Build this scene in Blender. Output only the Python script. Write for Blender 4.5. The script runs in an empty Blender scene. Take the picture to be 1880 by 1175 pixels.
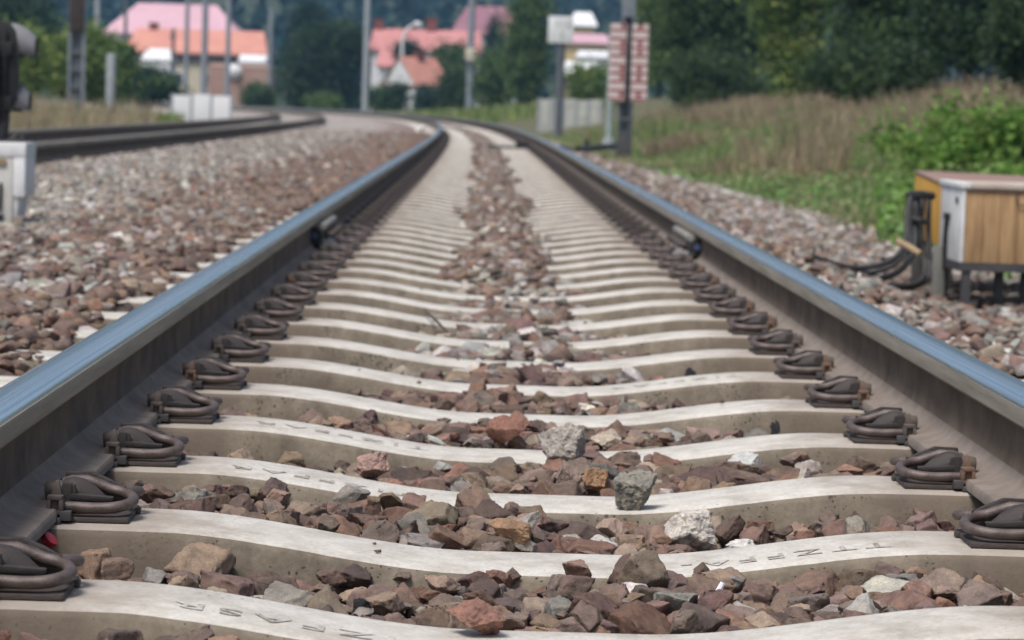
import bpy, bmesh, math, random
import numpy as np
from mathutils import Vector, Matrix, Euler

# ------------------------------------------------------------------ camera, sky, sun, exposure
SC = bpy.context.scene
COL = SC.collection
R = math.radians
F, CH, PITCH, YAW, ROLL, CX = 5078.817, 0.58426, 0.0764177, 0.0162194, 0.0311693, -0.1212
K0, K1 = -0.000419, 2.3012e-05          # curvature of the track: k0 + k1*s


def ray(px, py):
    """direction through a point of the 1880x1175 picture, y = along the track"""
    a, b = px - 940, py - 587.5
    cr, sr = math.cos(ROLL), math.sin(ROLL)
    u = a * cr + b * sr
    v = -a * sr + b * cr
    x, up, fw = u / F, -v / F, 1.0
    cp, sp = math.cos(PITCH), math.sin(PITCH)
    y, z = fw * cp + up * sp, -fw * sp + up * cp
    cy, sy = math.cos(YAW), math.sin(YAW)
    return Vector((x * cy + y * sy, -x * sy + y * cy, z))


EYE = Vector((CX, 0, CH))


def at_z(px, py, z):
    d = ray(px, py)
    return EYE + d * ((z - EYE.z) / d.z)


def at_y(px, py, Y):
    d = ray(px, py)
    return EYE + d * (Y / d.y)


fwd = ray(940, 587.5).normalized()
rgt = (ray(941, 587.5) - ray(939, 587.5)).normalized()
upv = rgt.cross(fwd)
cd = bpy.data.cameras.new('camera')
cam = bpy.data.objects.new('camera', cd)
COL.objects.link(cam)
mw = Matrix((rgt, upv, -fwd)).transposed().to_4x4()
mw.translation = EYE
cam.matrix_world = mw
cd.sensor_width = 22.3
cd.lens = F / 1880 * 22.3
cd.clip_start, cd.clip_end = 0.05, 6000
cd.dof.use_dof = True
cd.dof.focus_distance = 3.85
cd.dof.aperture_fstop = 5.9
SC.camera = cam

W = bpy.data.worlds.new('World')
SC.world = W
W.use_nodes = True
nt = W.node_tree
bg = nt.nodes['Background']
sky = nt.nodes.new('ShaderNodeTexSky')
sky.sky_type = 'NISHITA'
sky.sun_disc = False
SUN_EL, SUN_AZ = R(63), R(214)          # azimuth: light comes from behind the camera, a little to the left
sky.sun_elevation = SUN_EL
sky.sun_rotation = SUN_AZ
sky.air_density = 1.0
sky.dust_density = 4.0
sky.ozone_density = 0.4
nt.links.new(sky.outputs[0], bg.inputs[0])
bg.inputs[1].default_value = 0.085
sd = bpy.data.lights.new('sun', 'SUN')
sd.energy = 2.2
sd.angle = R(20)
sd.color = (1.0, 0.98, 0.955)
so = bpy.data.objects.new('sun', sd)
COL.objects.link(so)
sdir = Vector((math.sin(SUN_AZ) * math.cos(SUN_EL), math.cos(SUN_AZ) * math.cos(SUN_EL), math.sin(SUN_EL)))
so.rotation_euler = sdir.to_track_quat('Z', 'Y').to_euler()
SC.view_settings.view_transform = 'Standard'
SC.view_settings.look = 'None'
SC.view_settings.exposure = 0.6
SC.view_settings.gamma = 1
SC.view_settings.use_curve_mapping = False
SC.cycles.max_bounces = 6
SC.cycles.diffuse_bounces = 3
SC.cycles.volume_bounces = 0
SC.cycles.volume_max_steps = 64

rng = np.random.default_rng(7)
random.seed(7)


# ------------------------------------------------------------------ helpers
def tag(o, label=None, cat=None, group=None, kind=None):
    if label: o['label'] = label
    if cat: o['category'] = cat
    if group: o['group'] = group
    if kind: o['kind'] = kind
    return o


def empty(name, loc=(0, 0, 0), rz=0):
    o = bpy.data.objects.new(name, None)
    o.empty_display_size = 0.1
    COL.objects.link(o)
    o.location = loc
    o.rotation_euler = (0, 0, rz)
    return o


def link(name, me, mats=(), parent=None):
    for m in mats if isinstance(mats, (list, tuple)) else (mats,):
        me.materials.append(m)
    o = bpy.data.objects.new(name, me)
    COL.objects.link(o)
    if parent: o.parent = parent
    return o


class MB:
    """collects shapes into one mesh"""
    def __init__(s): s.bm = bmesh.new(); s.mi = 0

    def _m(s, faces):
        for f in faces: f.material_index = s.mi

    def hull8(s, P):
        v = [s.bm.verts.new(p) for p in P]
        fs = [(0, 3, 2, 1), (4, 5, 6, 7), (0, 1, 5, 4), (1, 2, 6, 5), (2, 3, 7, 6), (3, 0, 4, 7)]
        s._m([s.bm.faces.new([v[i] for i in f]) for f in fs])

    def box(s, x0, x1, y0, y1, z0, z1, M=None):
        P = [Vector(p) for p in ((x0, y0, z0), (x1, y0, z0), (x1, y1, z0), (x0, y1, z0), (x0, y0, z1), (x1, y0, z1), (x1, y1, z1), (x0, y1, z1))]
        if M: P = [M @ p for p in P]
        s.hull8(P)

    def loft(s, rings, closed=True, cap=True):
        rows = [[s.bm.verts.new(p) for p in r] for r in rings]
        n = len(rows[0])
        out = []
        for a, b in zip(rows[:-1], rows[1:]):
            for i in range(n if closed else n - 1):
                j = (i + 1) % n
                out.append(s.bm.faces.new((a[i], a[j], b[j], b[i])))
        if cap and closed:
            out.append(s.bm.faces.new(rows[0][::-1]))
            out.append(s.bm.faces.new(rows[-1]))
        s._m(out)
        return out

    def tube(s, path, r, seg=10, cap=True):
        path = [Vector(p) for p in path]
        rr = r if isinstance(r, (list, tuple)) else [r] * len(path)
        rings = []
        prev = None
        for i, p in enumerate(path):
            t = (path[min(i + 1, len(path) - 1)] - path[max(i - 1, 0)]).normalized()
            if prev is None:
                a = t.cross(Vector((0, 0, 1)))
                if a.length < 1e-3: a = Vector((1, 0, 0))
                a.normalize()
            else:
                a = (prev - t * prev.dot(t)).normalized()
            prev = a
            b = t.cross(a)
            rings.append([p + rr[i] * (math.cos(2 * math.pi * k / seg) * a + math.sin(2 * math.pi * k / seg) * b) for k in range(seg)])
        s.loft(rings, True, cap)

    def prism(s, pts, vec):
        vec = Vector(vec)
        s.loft([[Vector(p) for p in pts], [Vector(p) + vec for p in pts]])

    def mesh(s, bevel=0, angle=35, seg=2):
        bm = s.bm
        bmesh.ops.recalc_face_normals(bm, faces=bm.faces)
        if bevel:
            es = [e for e in bm.edges if len(e.link_faces) == 2 and e.calc_face_angle(0) > R(35)]
            bmesh.ops.bevel(bm, geom=es, offset=bevel, segments=seg, profile=0.6, affect='EDGES', clamp_overlap=True)
        for f in bm.faces: f.smooth = True
        for e in bm.edges:
            e.smooth = len(e.link_faces) == 2 and e.calc_face_angle(0) < R(angle)
        me = bpy.data.meshes.new('m')
        bm.to_mesh(me)
        bm.free()
        return me

    def build(s, name, mats, parent=None, bevel=0, angle=35, seg=2):
        return link(name, s.mesh(bevel, angle, seg), mats, parent)


def tri_mesh(name, V, Fc, mat, attr=None, parent=None, nside=None):
    """big merged mesh from arrays; attr = per vertex rgb"""
    me = bpy.data.meshes.new(name)
    V = np.asarray(V, np.float32)
    Fc = np.asarray(Fc, np.int32)
    k = Fc.shape[1]
    me.vertices.add(len(V))
    me.vertices.foreach_set('co', V.ravel())
    me.loops.add(Fc.size)
    me.loops.foreach_set('vertex_index', Fc.ravel())
    me.polygons.add(len(Fc))
    me.polygons.foreach_set('loop_start', np.arange(0, Fc.size, k, dtype=np.int32))
    me.update(calc_edges=True)
    if attr is not None:
        a = me.attributes.new('tint', 'FLOAT_COLOR', 'POINT')
        c = np.ones((len(V), 4), np.float32)
        c[:, :3] = attr
        a.data.foreach_set('color', c.ravel())
    me.validate()
    return link(name, me, mat, parent)


def node(nt, typ, **kw):
    n = nt.nodes.new(typ)
    for k, v in kw.items():
        if k.startswith('i_'):
            key = k[2:]
            n.inputs[int(key) if key.isdigit() else key].default_value = v
        else:
            setattr(n, k, v)
    return n


def ramp(nt, fac, stops):
    r = nt.nodes.new('ShaderNodeValToRGB')
    el = r.color_ramp.elements
    while len(el) < len(stops): el.new(0.5)
    for e, (p, c) in zip(el, stops):
        e.position = p
        e.color = (*c, 1) if len(c) == 3 else c
    nt.links.new(fac, r.inputs[0])
    return r.outputs[0]


def mix(nt, fac, a, b, mode='MIX'):
    m = nt.nodes.new('ShaderNodeMix')
    m.data_type = 'RGBA'
    m.blend_type = mode
    for sock, v in ((m.inputs[0], fac), (m.inputs[6], a), (m.inputs[7], b)):
        if hasattr(v, 'links'): nt.links.new(v, sock)
        elif isinstance(v, (int, float)): sock.default_value = v
        else: sock.default_value = (*v, 1)
    return m.outputs[2]


def M(name, c1, c2=None, rough=0.8, metal=0.0, scale=6, detail=6, bump=0.0, bscale=60, rvar=0.0, lo=0.35, hi=0.65, tint=False, coat=0, stretch=None):
    """procedural material: two colours mixed by noise, optional bump, optional per-vertex tint"""
    m = bpy.data.materials.new(name)
    m.use_nodes = True
    nt = m.node_tree
    b = nt.nodes['Principled BSDF']
    tc = nt.nodes.new('ShaderNodeTexCoord')
    src = tc.outputs['Object']
    if stretch:
        mp = node(nt, 'ShaderNodeMapping')
        mp.inputs['Scale'].default_value = stretch
        nt.links.new(src, mp.inputs[0])
        src = mp.outputs[0]
    n = node(nt, 'ShaderNodeTexNoise', i_Scale=scale, i_Detail=detail, i_Roughness=0.65)
    nt.links.new(src, n.inputs['Vector'])
    c = ramp(nt, n.outputs[0], [(lo, c1), (hi, c2 or tuple(x * 0.7 for x in c1))])
    if tint:
        at = node(nt, 'ShaderNodeAttribute', attribute_name='tint')
        c = mix(nt, 1.0, c, at.outputs[0], 'MULTIPLY')
    nt.links.new(c, b.inputs['Base Color'])
    b.inputs['Roughness'].default_value = rough
    b.inputs['Metallic'].default_value = metal
    if rvar:
        mr = node(nt, 'ShaderNodeMapRange')
        mr.inputs[3].default_value = rough - rvar
        mr.inputs[4].default_value = rough + rvar
        nt.links.new(n.outputs[0], mr.inputs[0])
        nt.links.new(mr.outputs[0], b.inputs['Roughness'])
    if bump:
        n2 = node(nt, 'ShaderNodeTexNoise', i_Scale=bscale, i_Detail=6, i_Roughness=0.6)
        nt.links.new(src, n2.inputs['Vector'])
        bp = node(nt, 'ShaderNodeBump', i_Strength=bump, i_Distance=0.01)
        nt.links.new(n2.outputs[0], bp.inputs['Height'])
        nt.links.new(bp.outputs[0], b.inputs['Normal'])
    return m


# ------------------------------------------------------------------ the track line
_S = np.linspace(-20, 420, 4401)
_TH = K0 * _S + 0.5 * K1 * np.clip(_S, 0, 260) ** 2 + np.clip(_S - 260, 0, None) * K1 * 260
_DX = -np.sin(_TH); _DY = np.cos(_TH)
_X = np.concatenate([[0], np.cumsum((_DX[1:] + _DX[:-1]) / 2 * 0.1)])
_Y = np.concatenate([[0], np.cumsum((_DY[1:] + _DY[:-1]) / 2 * 0.1)])
_X -= np.interp(0, _S, _X); _Y -= np.interp(0, _S, _Y)


def tr(s, lat, z=None):
    """track coordinates -> world, arrays"""
    s = np.asarray(s, float)
    th = np.interp(s, _S, _TH)
    x = np.interp(s, _S, _X) + lat * np.cos(th)
    y = np.interp(s, _S, _Y) + lat * np.sin(th)
    return (x, y) if z is None else np.stack([x, y, np.broadcast_to(z, x.shape)], -1)


def trv(s, lat, z): return Vector(tr(np.array([s]), lat, z)[0])
def heading(s): return float(np.interp(s, _S, _TH))


def lat_of(x, y):
    s = np.interp(y, _Y[_Y < 330], _S[_Y < 330])
    return (x - np.interp(s, _S, _X)) * np.cos(np.interp(s, _S, _TH)), s


T2 = -4.6          # centre of the second track


def smooth(a, b, x):
    t = np.clip((np.asarray(x, float) - a) / (b - a), 0, 1)
    return t * t * (3 - 2 * t)


def edge_right(s):
    return 2.5 - 0.45 * smooth(18, 42, s)


def level(s, lat):
    """top of the ballast"""
    s = np.asarray(s, float); lat = np.asarray(lat, float)
    a = np.abs(lat)
    c = np.exp(-(lat / 0.36) ** 2)
    near = -0.060 + 0.006 * c + 0.022 * smooth(0.3, 0.5, a) * (1 - smooth(4.4, 6.0, s)) - 0.024 * smooth(0.60, 0.72, a) + 0.012 * np.sin(np.floor((s - 3.27) / 0.6) * 2.4 + 1 + 1.5 * np.sign(lat))
    mid = -0.098 + 0.050 * np.exp(-((lat - 0.04) / 0.32) ** 2)
    far = -0.108 + 0.108 * np.exp(-((lat + 0.05 * np.sin(s * 1.3) + 0.03 * np.sin(s * 3.1 + 1)) / (0.225 + 0.05 * np.sin(s * 0.8))) ** 2)
    w1 = smooth(5.6, 7.0, s); w2 = smooth(9.0, 10.8, s)
    ins = near * (1 - w1) + (mid * (1 - w2) + far * w2) * w1
    ko = smooth(13, 19, s)
    out = -0.13 + 0.14 * smooth(0.90 - 0.08 * ko, 1.16 - 0.14 * ko, a)
    h = np.where(a < 0.74, ins, out)
    h = np.where(a > 1.0, out, h)
    # shoulder on the right falls away
    e = edge_right(s)
    h = np.where(lat > 1.2, h - 0.155 * smooth(1.2, 1.7, lat) - 0.3 * smooth(e - 0.1, e + 0.6, lat), h)
    # second track on the left
    l2 = np.abs(lat - T2)
    t2 = 0.012 - 0.05 * smooth(1.0, 0.86, l2)
    h = np.where(lat < -2.6, h * smooth(-3.4, -2.6, lat) + t2 * (1 - smooth(-3.4, -2.6, lat)), h)
    h = h - 0.45 * smooth(-6.2, -7.3, lat)
    return h


def ground_z(x, y):
    lat, s = lat_of(x, y)
    z = np.full_like(np.asarray(x, float), -0.55)
    e = edge_right(s)
    bank = -0.30 + 0.17 * np.clip(lat - e, 0, 9) + 0.05 * np.clip(lat - e - 9, 0, 40)
    fade = 1 - smooth(110, 190, y)
    z = np.where(lat > e - 0.2, -0.55 + (bank + 0.55) * fade, z)
    return z


# ------------------------------------------------------------------ materials
def mat_stone():
    m = bpy.data.materials.new('ballast_stone')
    m.use_nodes = True
    nt = m.node_tree
    b = nt.nodes['Principled BSDF']
    tc = node(nt, 'ShaderNodeTexCoord')
    at = node(nt, 'ShaderNodeAttribute', attribute_name='tint')
    n = node(nt, 'ShaderNodeTexNoise', i_Scale=38, i_Detail=7, i_Roughness=0.7)
    n2 = node(nt, 'ShaderNodeTexNoise', i_Scale=420, i_Detail=4, i_Roughness=0.7)
    n3 = node(nt, 'ShaderNodeTexNoise', i_Scale=17, i_Detail=3)
    for q in (n, n2, n3): nt.links.new(tc.outputs['Object'], q.inputs['Vector'])
    c = mix(nt, 1.0, at.outputs[0], ramp(nt, n.outputs[0], [(0.3, (0.58, 0.56, 0.56)), (0.5, (1, 1, 1)), (0.70, (1.5, 1.42, 1.3))]), 'MULTIPLY')
    c = mix(nt, 0.55, c, ramp(nt, n2.outputs[0], [(0.33, (0.55, 0.53, 0.52)), (0.68, (1.3, 1.3, 1.3))]), 'MULTIPLY')
    c = mix(nt, ramp(nt, n3.outputs[0], [(0.58, (0, 0, 0)), (0.75, (0.55, 0.55, 0.55))]), c, (0.27, 0.19, 0.13))
    nt.links.new(c, b.inputs['Base Color'])
    b.inputs['Roughness'].default_value = 0.88
    bp = node(nt, 'ShaderNodeBump', i_Strength=0.55, i_Distance=0.004)
    ad = node(nt, 'ShaderNodeMath', operation='ADD')
    mu = node(nt, 'ShaderNodeMath', operation='MULTIPLY', i_1=0.35)
    n4 = node(nt, 'ShaderNodeTexNoise', i_Scale=120, i_Detail=5, i_Roughness=0.65)
    nt.links.new(tc.outputs['Object'], n4.inputs['Vector'])
    nt.links.new(n2.outputs[0], mu.inputs[0])
    nt.links.new(n4.outputs[0], ad.inputs[0]); nt.links.new(mu.outputs[0], ad.inputs[1])
    nt.links.new(ad.outputs[0], bp.inputs['Height'])
    nt.links.new(bp.outputs[0], b.inputs['Normal'])
    return m


def mat_concrete(name, base, stain, pit, pits=True, stain_lo=0.42, stain_hi=0.7, dustc=(0.125, 0.096, 0.072)):
    m = bpy.data.materials.new(name)
    m.use_nodes = True
    nt = m.node_tree
    b = nt.nodes['Principled BSDF']
    tc = node(nt, 'ShaderNodeTexCoord')
    oi = node(nt, 'ShaderNodeObjectInfo')
    off = node(nt, 'ShaderNodeVectorMath', operation='SCALE')
    cmb = node(nt, 'ShaderNodeCombineXYZ')
    for i in range(3): nt.links.new(oi.outputs['Random'], cmb.inputs[i])
    off.inputs['Scale'].default_value = 37
    nt.links.new(cmb.outputs[0], off.inputs[0])
    add = node(nt, 'ShaderNodeVectorMath', operation='ADD')
    nt.links.new(tc.outputs['Object'], add.inputs[0]); nt.links.new(off.outputs[0], add.inputs[1])
    v = add.outputs[0]
    n1 = node(nt, 'ShaderNodeTexNoise', i_Scale=9, i_Detail=7, i_Roughness=0.7)
    n2 = node(nt, 'ShaderNodeTexNoise', i_Scale=130, i_Detail=5, i_Roughness=0.7)
    mp = node(nt, 'ShaderNodeMapping'); mp.inputs['Scale'].default_value = (26, 26, 3)
    n3 = node(nt, 'ShaderNodeTexNoise', i_Scale=1, i_Detail=4)
    nt.links.new(v, mp.inputs[0]); nt.links.new(mp.outputs[0], n3.inputs['Vector'])
    for q in (n1, n2): nt.links.new(v, q.inputs['Vector'])
    c = ramp(nt, n1.outputs[0], [(stain_lo, base), (stain_hi, stain)])
    c = mix(nt, 0.5, c, ramp(nt, n2.outputs[0], [(0.3, (0.68, 0.66, 0.62)), (0.7, (1.22, 1.22, 1.22))]), 'MULTIPLY')
    c = mix(nt, 0.45 if pits else 0.25, c, ramp(nt, n3.outputs[0], [(0.36, (0.6, 0.57, 0.52)), (0.6, (1.1, 1.1, 1.1))]), 'MULTIPLY')
    vo = node(nt, 'ShaderNodeTexVoronoi', i_Scale=105 if pits else 80, i_Randomness=1.0)
    nw = node(nt, 'ShaderNodeTexNoise', i_Scale=70, i_Detail=3)
    nt.links.new(v, nw.inputs['Vector'])
    wv = node(nt, 'ShaderNodeVectorMath', operation='MULTIPLY_ADD')
    wv.inputs[1].default_value = (0.014, 0.014, 0.014)
    nt.links.new(nw.outputs['Color'], wv.inputs[0]); nt.links.new(v, wv.inputs[2])
    nt.links.new(wv.outputs[0], vo.inputs['Vector'])
    n5 = node(nt, 'ShaderNodeTexNoise', i_Scale=11, i_Detail=2)
    nt.links.new(v, n5.inputs['Vector'])
    sz = node(nt, 'ShaderNodeMapRange')
    sz.inputs[1].default_value = 0.42; sz.inputs[2].default_value = 0.8
    sz.inputs[3].default_value = 0.02; sz.inputs[4].default_value = 0.5 if pits else 0.2
    nt.links.new(n5.outputs[0], sz.inputs[0])
    lt = node(nt, 'ShaderNodeMath', operation='LESS_THAN')
    nt.links.new(vo.outputs['Distance'], lt.inputs[0]); nt.links.new(sz.outputs[0], lt.inputs[1])
    c = mix(nt, lt.outputs[0], c, pit)
    # brake dust and rust washed from the rails over the rail seats
    sx_ = node(nt, 'ShaderNodeSeparateXYZ')
    nt.links.new(tc.outputs['Object'], sx_.inputs[0])
    ab = node(nt, 'ShaderNodeMath', operation='ABSOLUTE'); nt.links.new(sx_.outputs[0], ab.inputs[0])
    sb = node(nt, 'ShaderNodeMath', operation='SUBTRACT', i_1=0.72); nt.links.new(ab.outputs[0], sb.inputs[0])
    ab2 = node(nt, 'ShaderNodeMath', operation='ABSOLUTE'); nt.links.new(sb.outputs[0], ab2.inputs[0])
    nz_ = node(nt, 'ShaderNodeMath', operation='MULTIPLY_ADD', i_1=-0.26); nt.links.new(n1.outputs[0], nz_.inputs[0]); nt.links.new(ab2.outputs[0], nz_.inputs[2])
    dust = ramp(nt, nz_.outputs[0], [(0.0, (0.75,) * 3), (0.16, (0.0,) * 3)])
    c = mix(nt, dust, c, dustc)
    nt.links.new(c, b.inputs['Base Color'])
    b.inputs['Roughness'].default_value = 0.86
    bp = node(nt, 'ShaderNodeBump', i_Strength=0.35, i_Distance=0.004)
    ad = node(nt, 'ShaderNodeMath', operation='SUBTRACT')
    nt.links.new(n2.outputs[0], ad.inputs[0]); nt.links.new(lt.outputs[0], ad.inputs[1])
    nt.links.new(ad.outputs[0], bp.inputs['Height'])
    nt.links.new(bp.outputs[0], b.inputs['Normal'])
    return m


def mat_head():
    """polished running surface, streaked along the rail (UV: u across, v along)"""
    m = bpy.data.materials.new('polished_rail_steel')
    m.use_nodes = True
    nt = m.node_tree
    b = nt.nodes['Principled BSDF']
    uv = node(nt, 'ShaderNodeUVMap', uv_map='run')
    mp = node(nt, 'ShaderNodeMapping'); mp.inputs['Scale'].default_value = (260, 0.9, 1)
    nt.links.new(uv.outputs[0], mp.inputs[0])
    n = node(nt, 'ShaderNodeTexNoise', i_Scale=1, i_Detail=5, i_Roughness=0.6)
    nt.links.new(mp.outputs[0], n.inputs['Vector'])
    mp2 = node(nt, 'ShaderNodeMapping'); mp2.inputs['Scale'].default_value = (90, 9, 1)
    nt.links.new(uv.outputs[0], mp2.inputs[0])
    n2 = node(nt, 'ShaderNodeTexNoise', i_Scale=1, i_Detail=6, i_Roughness=0.75)
    nt.links.new(mp2.outputs[0], n2.inputs['Vector'])
    sep = node(nt, 'ShaderNodeSeparateXYZ')
    nt.links.new(uv.outputs[0], sep.inputs[0])
    # darker, less polished band on the outer part of the head
    band = ramp(nt, sep.outputs[0], [(0.028, (0, 0, 0)), (0.038, (1, 1, 1)), (0.058, (1, 1, 1)), (0.066, (0.3, 0.3, 0.3))])
    c = ramp(nt, n.outputs[0], [(0.32, (0.62, 0.66, 0.70)), (0.62, (0.95, 0.96, 0.97))])
    c = mix(nt, band, c, ramp(nt, n.outputs[0], [(0.35, (0.36, 0.42, 0.45)), (0.62, (0.66, 0.71, 0.74))]))
    c = mix(nt, ramp(nt, n2.outputs[0], [(0.66, (0, 0, 0)), (0.7, (1, 1, 1))]), c, (0.80, 0.82, 0.84))
    nt.links.new(c, b.inputs['Base Color'])
    b.inputs['Metallic'].default_value = 1
    rr = ramp(nt, n.outputs[0], [(0.3, (0.30,) * 3), (0.7, (0.16,) * 3)])
    nt.links.new(rr, b.inputs['Roughness'])
    return m


STONE = mat_stone()
CONC_TOP = mat_concrete('pale_concrete_top', (0.545, 0.52, 0.475), (0.32, 0.29, 0.245), (0.20, 0.18, 0.16), pits=False, dustc=(0.27, 0.225, 0.185), stain_lo=0.45, stain_hi=0.78)
CONC_SIDE = mat_concrete('darker_concrete_side', (0.235, 0.20, 0.152), (0.105, 0.084, 0.062), (0.045, 0.038, 0.03), stain_lo=0.36, stain_hi=0.70)  # much darker base than the top, plus random stains and pits
HEAD = mat_head()
RAILSIDE = M('worn_rail_side', (0.32, 0.29, 0.235), (0.19, 0.17, 0.135), rough=0.6, metal=0.15, scale=1, stretch=(40, 2.0, 40), bump=0.1, bscale=50)
RAILRUST = M('brown_rail_rust', (0.15, 0.112, 0.083), (0.074, 0.056, 0.043), rough=0.95, scale=9, bump=0.15, bscale=260)
FOOT = M('dusty_rail_foot', (0.225, 0.188, 0.16), (0.16, 0.132, 0.11), rough=0.95, scale=20, bump=0.15, bscale=300)
IRON = M('rusty_dark_iron', (0.085, 0.067, 0.060), (0.054, 0.043, 0.040), rough=0.62, metal=0.25, scale=26, bump=0.25, bscale=320)
IRON_D = M('dark_cast_iron', (0.055, 0.044, 0.040), (0.034, 0.028, 0.027), rough=0.7, metal=0.15, scale=26, bump=0.25, bscale=320)
IRON_B = M('purple_brown_spring_steel', (0.135, 0.105, 0.094), (0.075, 0.056, 0.050), rough=0.5, metal=0.3, scale=40, bump=0.2, bscale=300)
TOE = M('worn_black_cap', (0.085, 0.07, 0.062), (0.15, 0.11, 0.08), rough=0.6, scale=30, bump=0.1, bscale=200, lo=0.45, hi=0.75)
INSUL = M('brown_grey_nylon', (0.13, 0.105, 0.088), (0.085, 0.07, 0.062), rough=0.6, scale=40)
INSUL_R = M('rust_orange_nylon', (0.19, 0.115, 0.075), (0.12, 0.08, 0.06), rough=0.65, scale=40)
DIRT = M('dirt_in_letters', (0.24, 0.20, 0.165), (0.50, 0.47, 0.43), rough=0.95, scale=38, lo=0.42, hi=0.6)
BLACK = M('black_rubber', (0.016, 0.016, 0.018), (0.03, 0.03, 0.032), rough=0.6, scale=20)
BLACKP = M('black_signal_paint', (0.010, 0.010, 0.012), (0.018, 0.018, 0.02), rough=0.6, scale=8)
HOODGREY = M('grey_hood_paint', (0.21, 0.21, 0.22), (0.16, 0.16, 0.17), rough=0.6, scale=9)
WHITEP = M('white_box_paint', (0.80, 0.81, 0.82), (0.62, 0.61, 0.58), rough=0.5, scale=7)
WHITED = M('dirty_white_paint', (0.60, 0.59, 0.55), (0.46, 0.44, 0.40), rough=0.6, scale=6)
YELLOW = M('ochre_paint', (0.68, 0.38, 0.06), (0.54, 0.28, 0.045), rough=0.6, scale=5, stretch=(1, 1, 0.3))
BROWNTOP = M('rust_brown_lid', (0.30, 0.19, 0.15), (0.22, 0.14, 0.115), rough=0.75, scale=6)
WOODP = M('tan_boards', (0.50, 0.32, 0.16), (0.31, 0.18, 0.085), rough=0.7, scale=2.6, stretch=(16, 16, 1.6), bump=0.15, bscale=8)
DARKWOOD = M('weathered_stick', (0.36, 0.26, 0.15), (0.24, 0.17, 0.10), rough=0.85, scale=8)
FRAME = M('dark_angle_iron', (0.045, 0.045, 0.05), (0.07, 0.065, 0.065), rough=0.6, scale=10)
POSTGREY = M('grey_green_post', (0.15, 0.155, 0.14), (0.21, 0.21, 0.19), rough=0.85, scale=6)
GALV = M('galvanised_steel', (0.30, 0.33, 0.37), (0.23, 0.255, 0.29), rough=0.55, metal=0.3, scale=5)
GALVD = M('dark_weathered_steel', (0.09, 0.105, 0.12), (0.13, 0.145, 0.16), rough=0.6, metal=0.2, scale=4)
CONCP = M('pale_concrete_pole', (0.36, 0.38, 0.40), (0.29, 0.31, 0.33), rough=0.85, scale=3)
RUSTBOX = M('dark_brown_board', (0.055, 0.038, 0.032), (0.035, 0.026, 0.024), rough=0.8, scale=6)
SIGNW = M('sign_white', (0.72, 0.74, 0.74), (0.62, 0.64, 0.64), rough=0.5, scale=4)
SIGNR2 = M('sign_dark_red', (0.26, 0.03, 0.03), (0.20, 0.03, 0.03), rough=0.55, scale=9)
SIGNR = M('sign_faded_red', (0.36, 0.13, 0.12), (0.28, 0.09, 0.085), rough=0.55, scale=9)
SIGNP = M('sign_faded_white', (0.68, 0.60, 0.58), (0.56, 0.47, 0.45), rough=0.6, scale=9)
TEXTG = M('faded_black_lettering', (0.10, 0.12, 0.14), (0.16, 0.18, 0.2), rough=0.6, scale=20)
LEAF = M('leaves', (1, 1, 1), (0.75, 0.78, 0.72), rough=0.75, scale=0.7, tint=True)
STEM = M('bark', (0.07, 0.055, 0.042), (0.045, 0.036, 0.03), rough=0.9, scale=6)
SOIL = M('grassy_soil', (0.075, 0.085, 0.03), (0.12, 0.10, 0.055), rough=0.95, scale=1.3, bump=0.3, bscale=20)
HILLM = M('hill_ground', (0.03, 0.05, 0.022), (0.045, 0.055, 0.028), rough=0.95, scale=0.03)

def add_translucency(m, f):
    nt = m.node_tree
    b = nt.nodes['Principled BSDF']
    src = b.inputs['Base Color'].links[0].from_socket
    tl = node(nt, 'ShaderNodeBsdfTranslucent')
    nt.links.new(src, tl.inputs['Color'])
    mx = node(nt, 'ShaderNodeMixShader')
    mx.inputs[0].default_value = f
    nt.links.new(b.outputs[0], mx.inputs[1]); nt.links.new(tl.outputs[0], mx.inputs[2])
    nt.links.new(mx.outputs[0], nt.nodes['Material Output'].inputs['Surface'])


add_translucency(LEAF, 0.45)

# ------------------------------------------------------------------ ground, ballast bed, hill
xs = np.concatenate([np.linspace(-900, -60, 22), np.linspace(-50, -12, 20), np.arange(-11, 14, 0.5), np.linspace(15, 60, 20), np.linspace(80, 900, 20)])
ys = np.concatenate([np.array([-40, -15]), np.arange(-5, 120, 1.5), np.arange(120, 330, 7), np.linspace(340, 1500, 20)])
GX, GY = np.meshgrid(xs, ys)
GZ = ground_z(GX.ravel(), GY.ravel()).reshape(GX.shape)
lt_, s_ = lat_of(GX.ravel(), GY.ravel())
lt_ = lt_.reshape(GX.shape)
corr = (lt_ > -7.0) & (lt_ < 2.0) & (GY < 330)
GZ = np.where(corr, -0.62, GZ) + rng.normal(0, 0.02, GX.shape)


def grid_faces(ny, nx):
    i = np.arange(ny * nx).reshape(ny, nx)
    return np.stack([i[:-1, :-1], i[:-1, 1:], i[1:, 1:], i[1:, :-1]], -1).reshape(-1, 4)


o = tri_mesh('ground', np.stack([GX, GY, GZ], -1).reshape(-1, 3), grid_faces(*GX.shape), SOIL)
tag(o, kind='structure')

hx = np.linspace(-420, 420, 60); hy = np.linspace(300, 1000, 40)
HX, HY = np.meshgrid(hx, hy)


def hill_z(x, y):
    return -1.2 + 58 * smooth(290, 900, y) + 3.5 * np.sin(x * 0.021 + 1) * smooth(320, 600, y) + 2.5 * np.sin(x * 0.05 + y * 0.02) * smooth(320, 600, y)


o = tri_mesh('hill', np.stack([HX, HY, hill_z(HX, HY)], -1).reshape(-1, 3), grid_faces(*HX.shape), HILLM)
tag(o, kind='structure')

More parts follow.
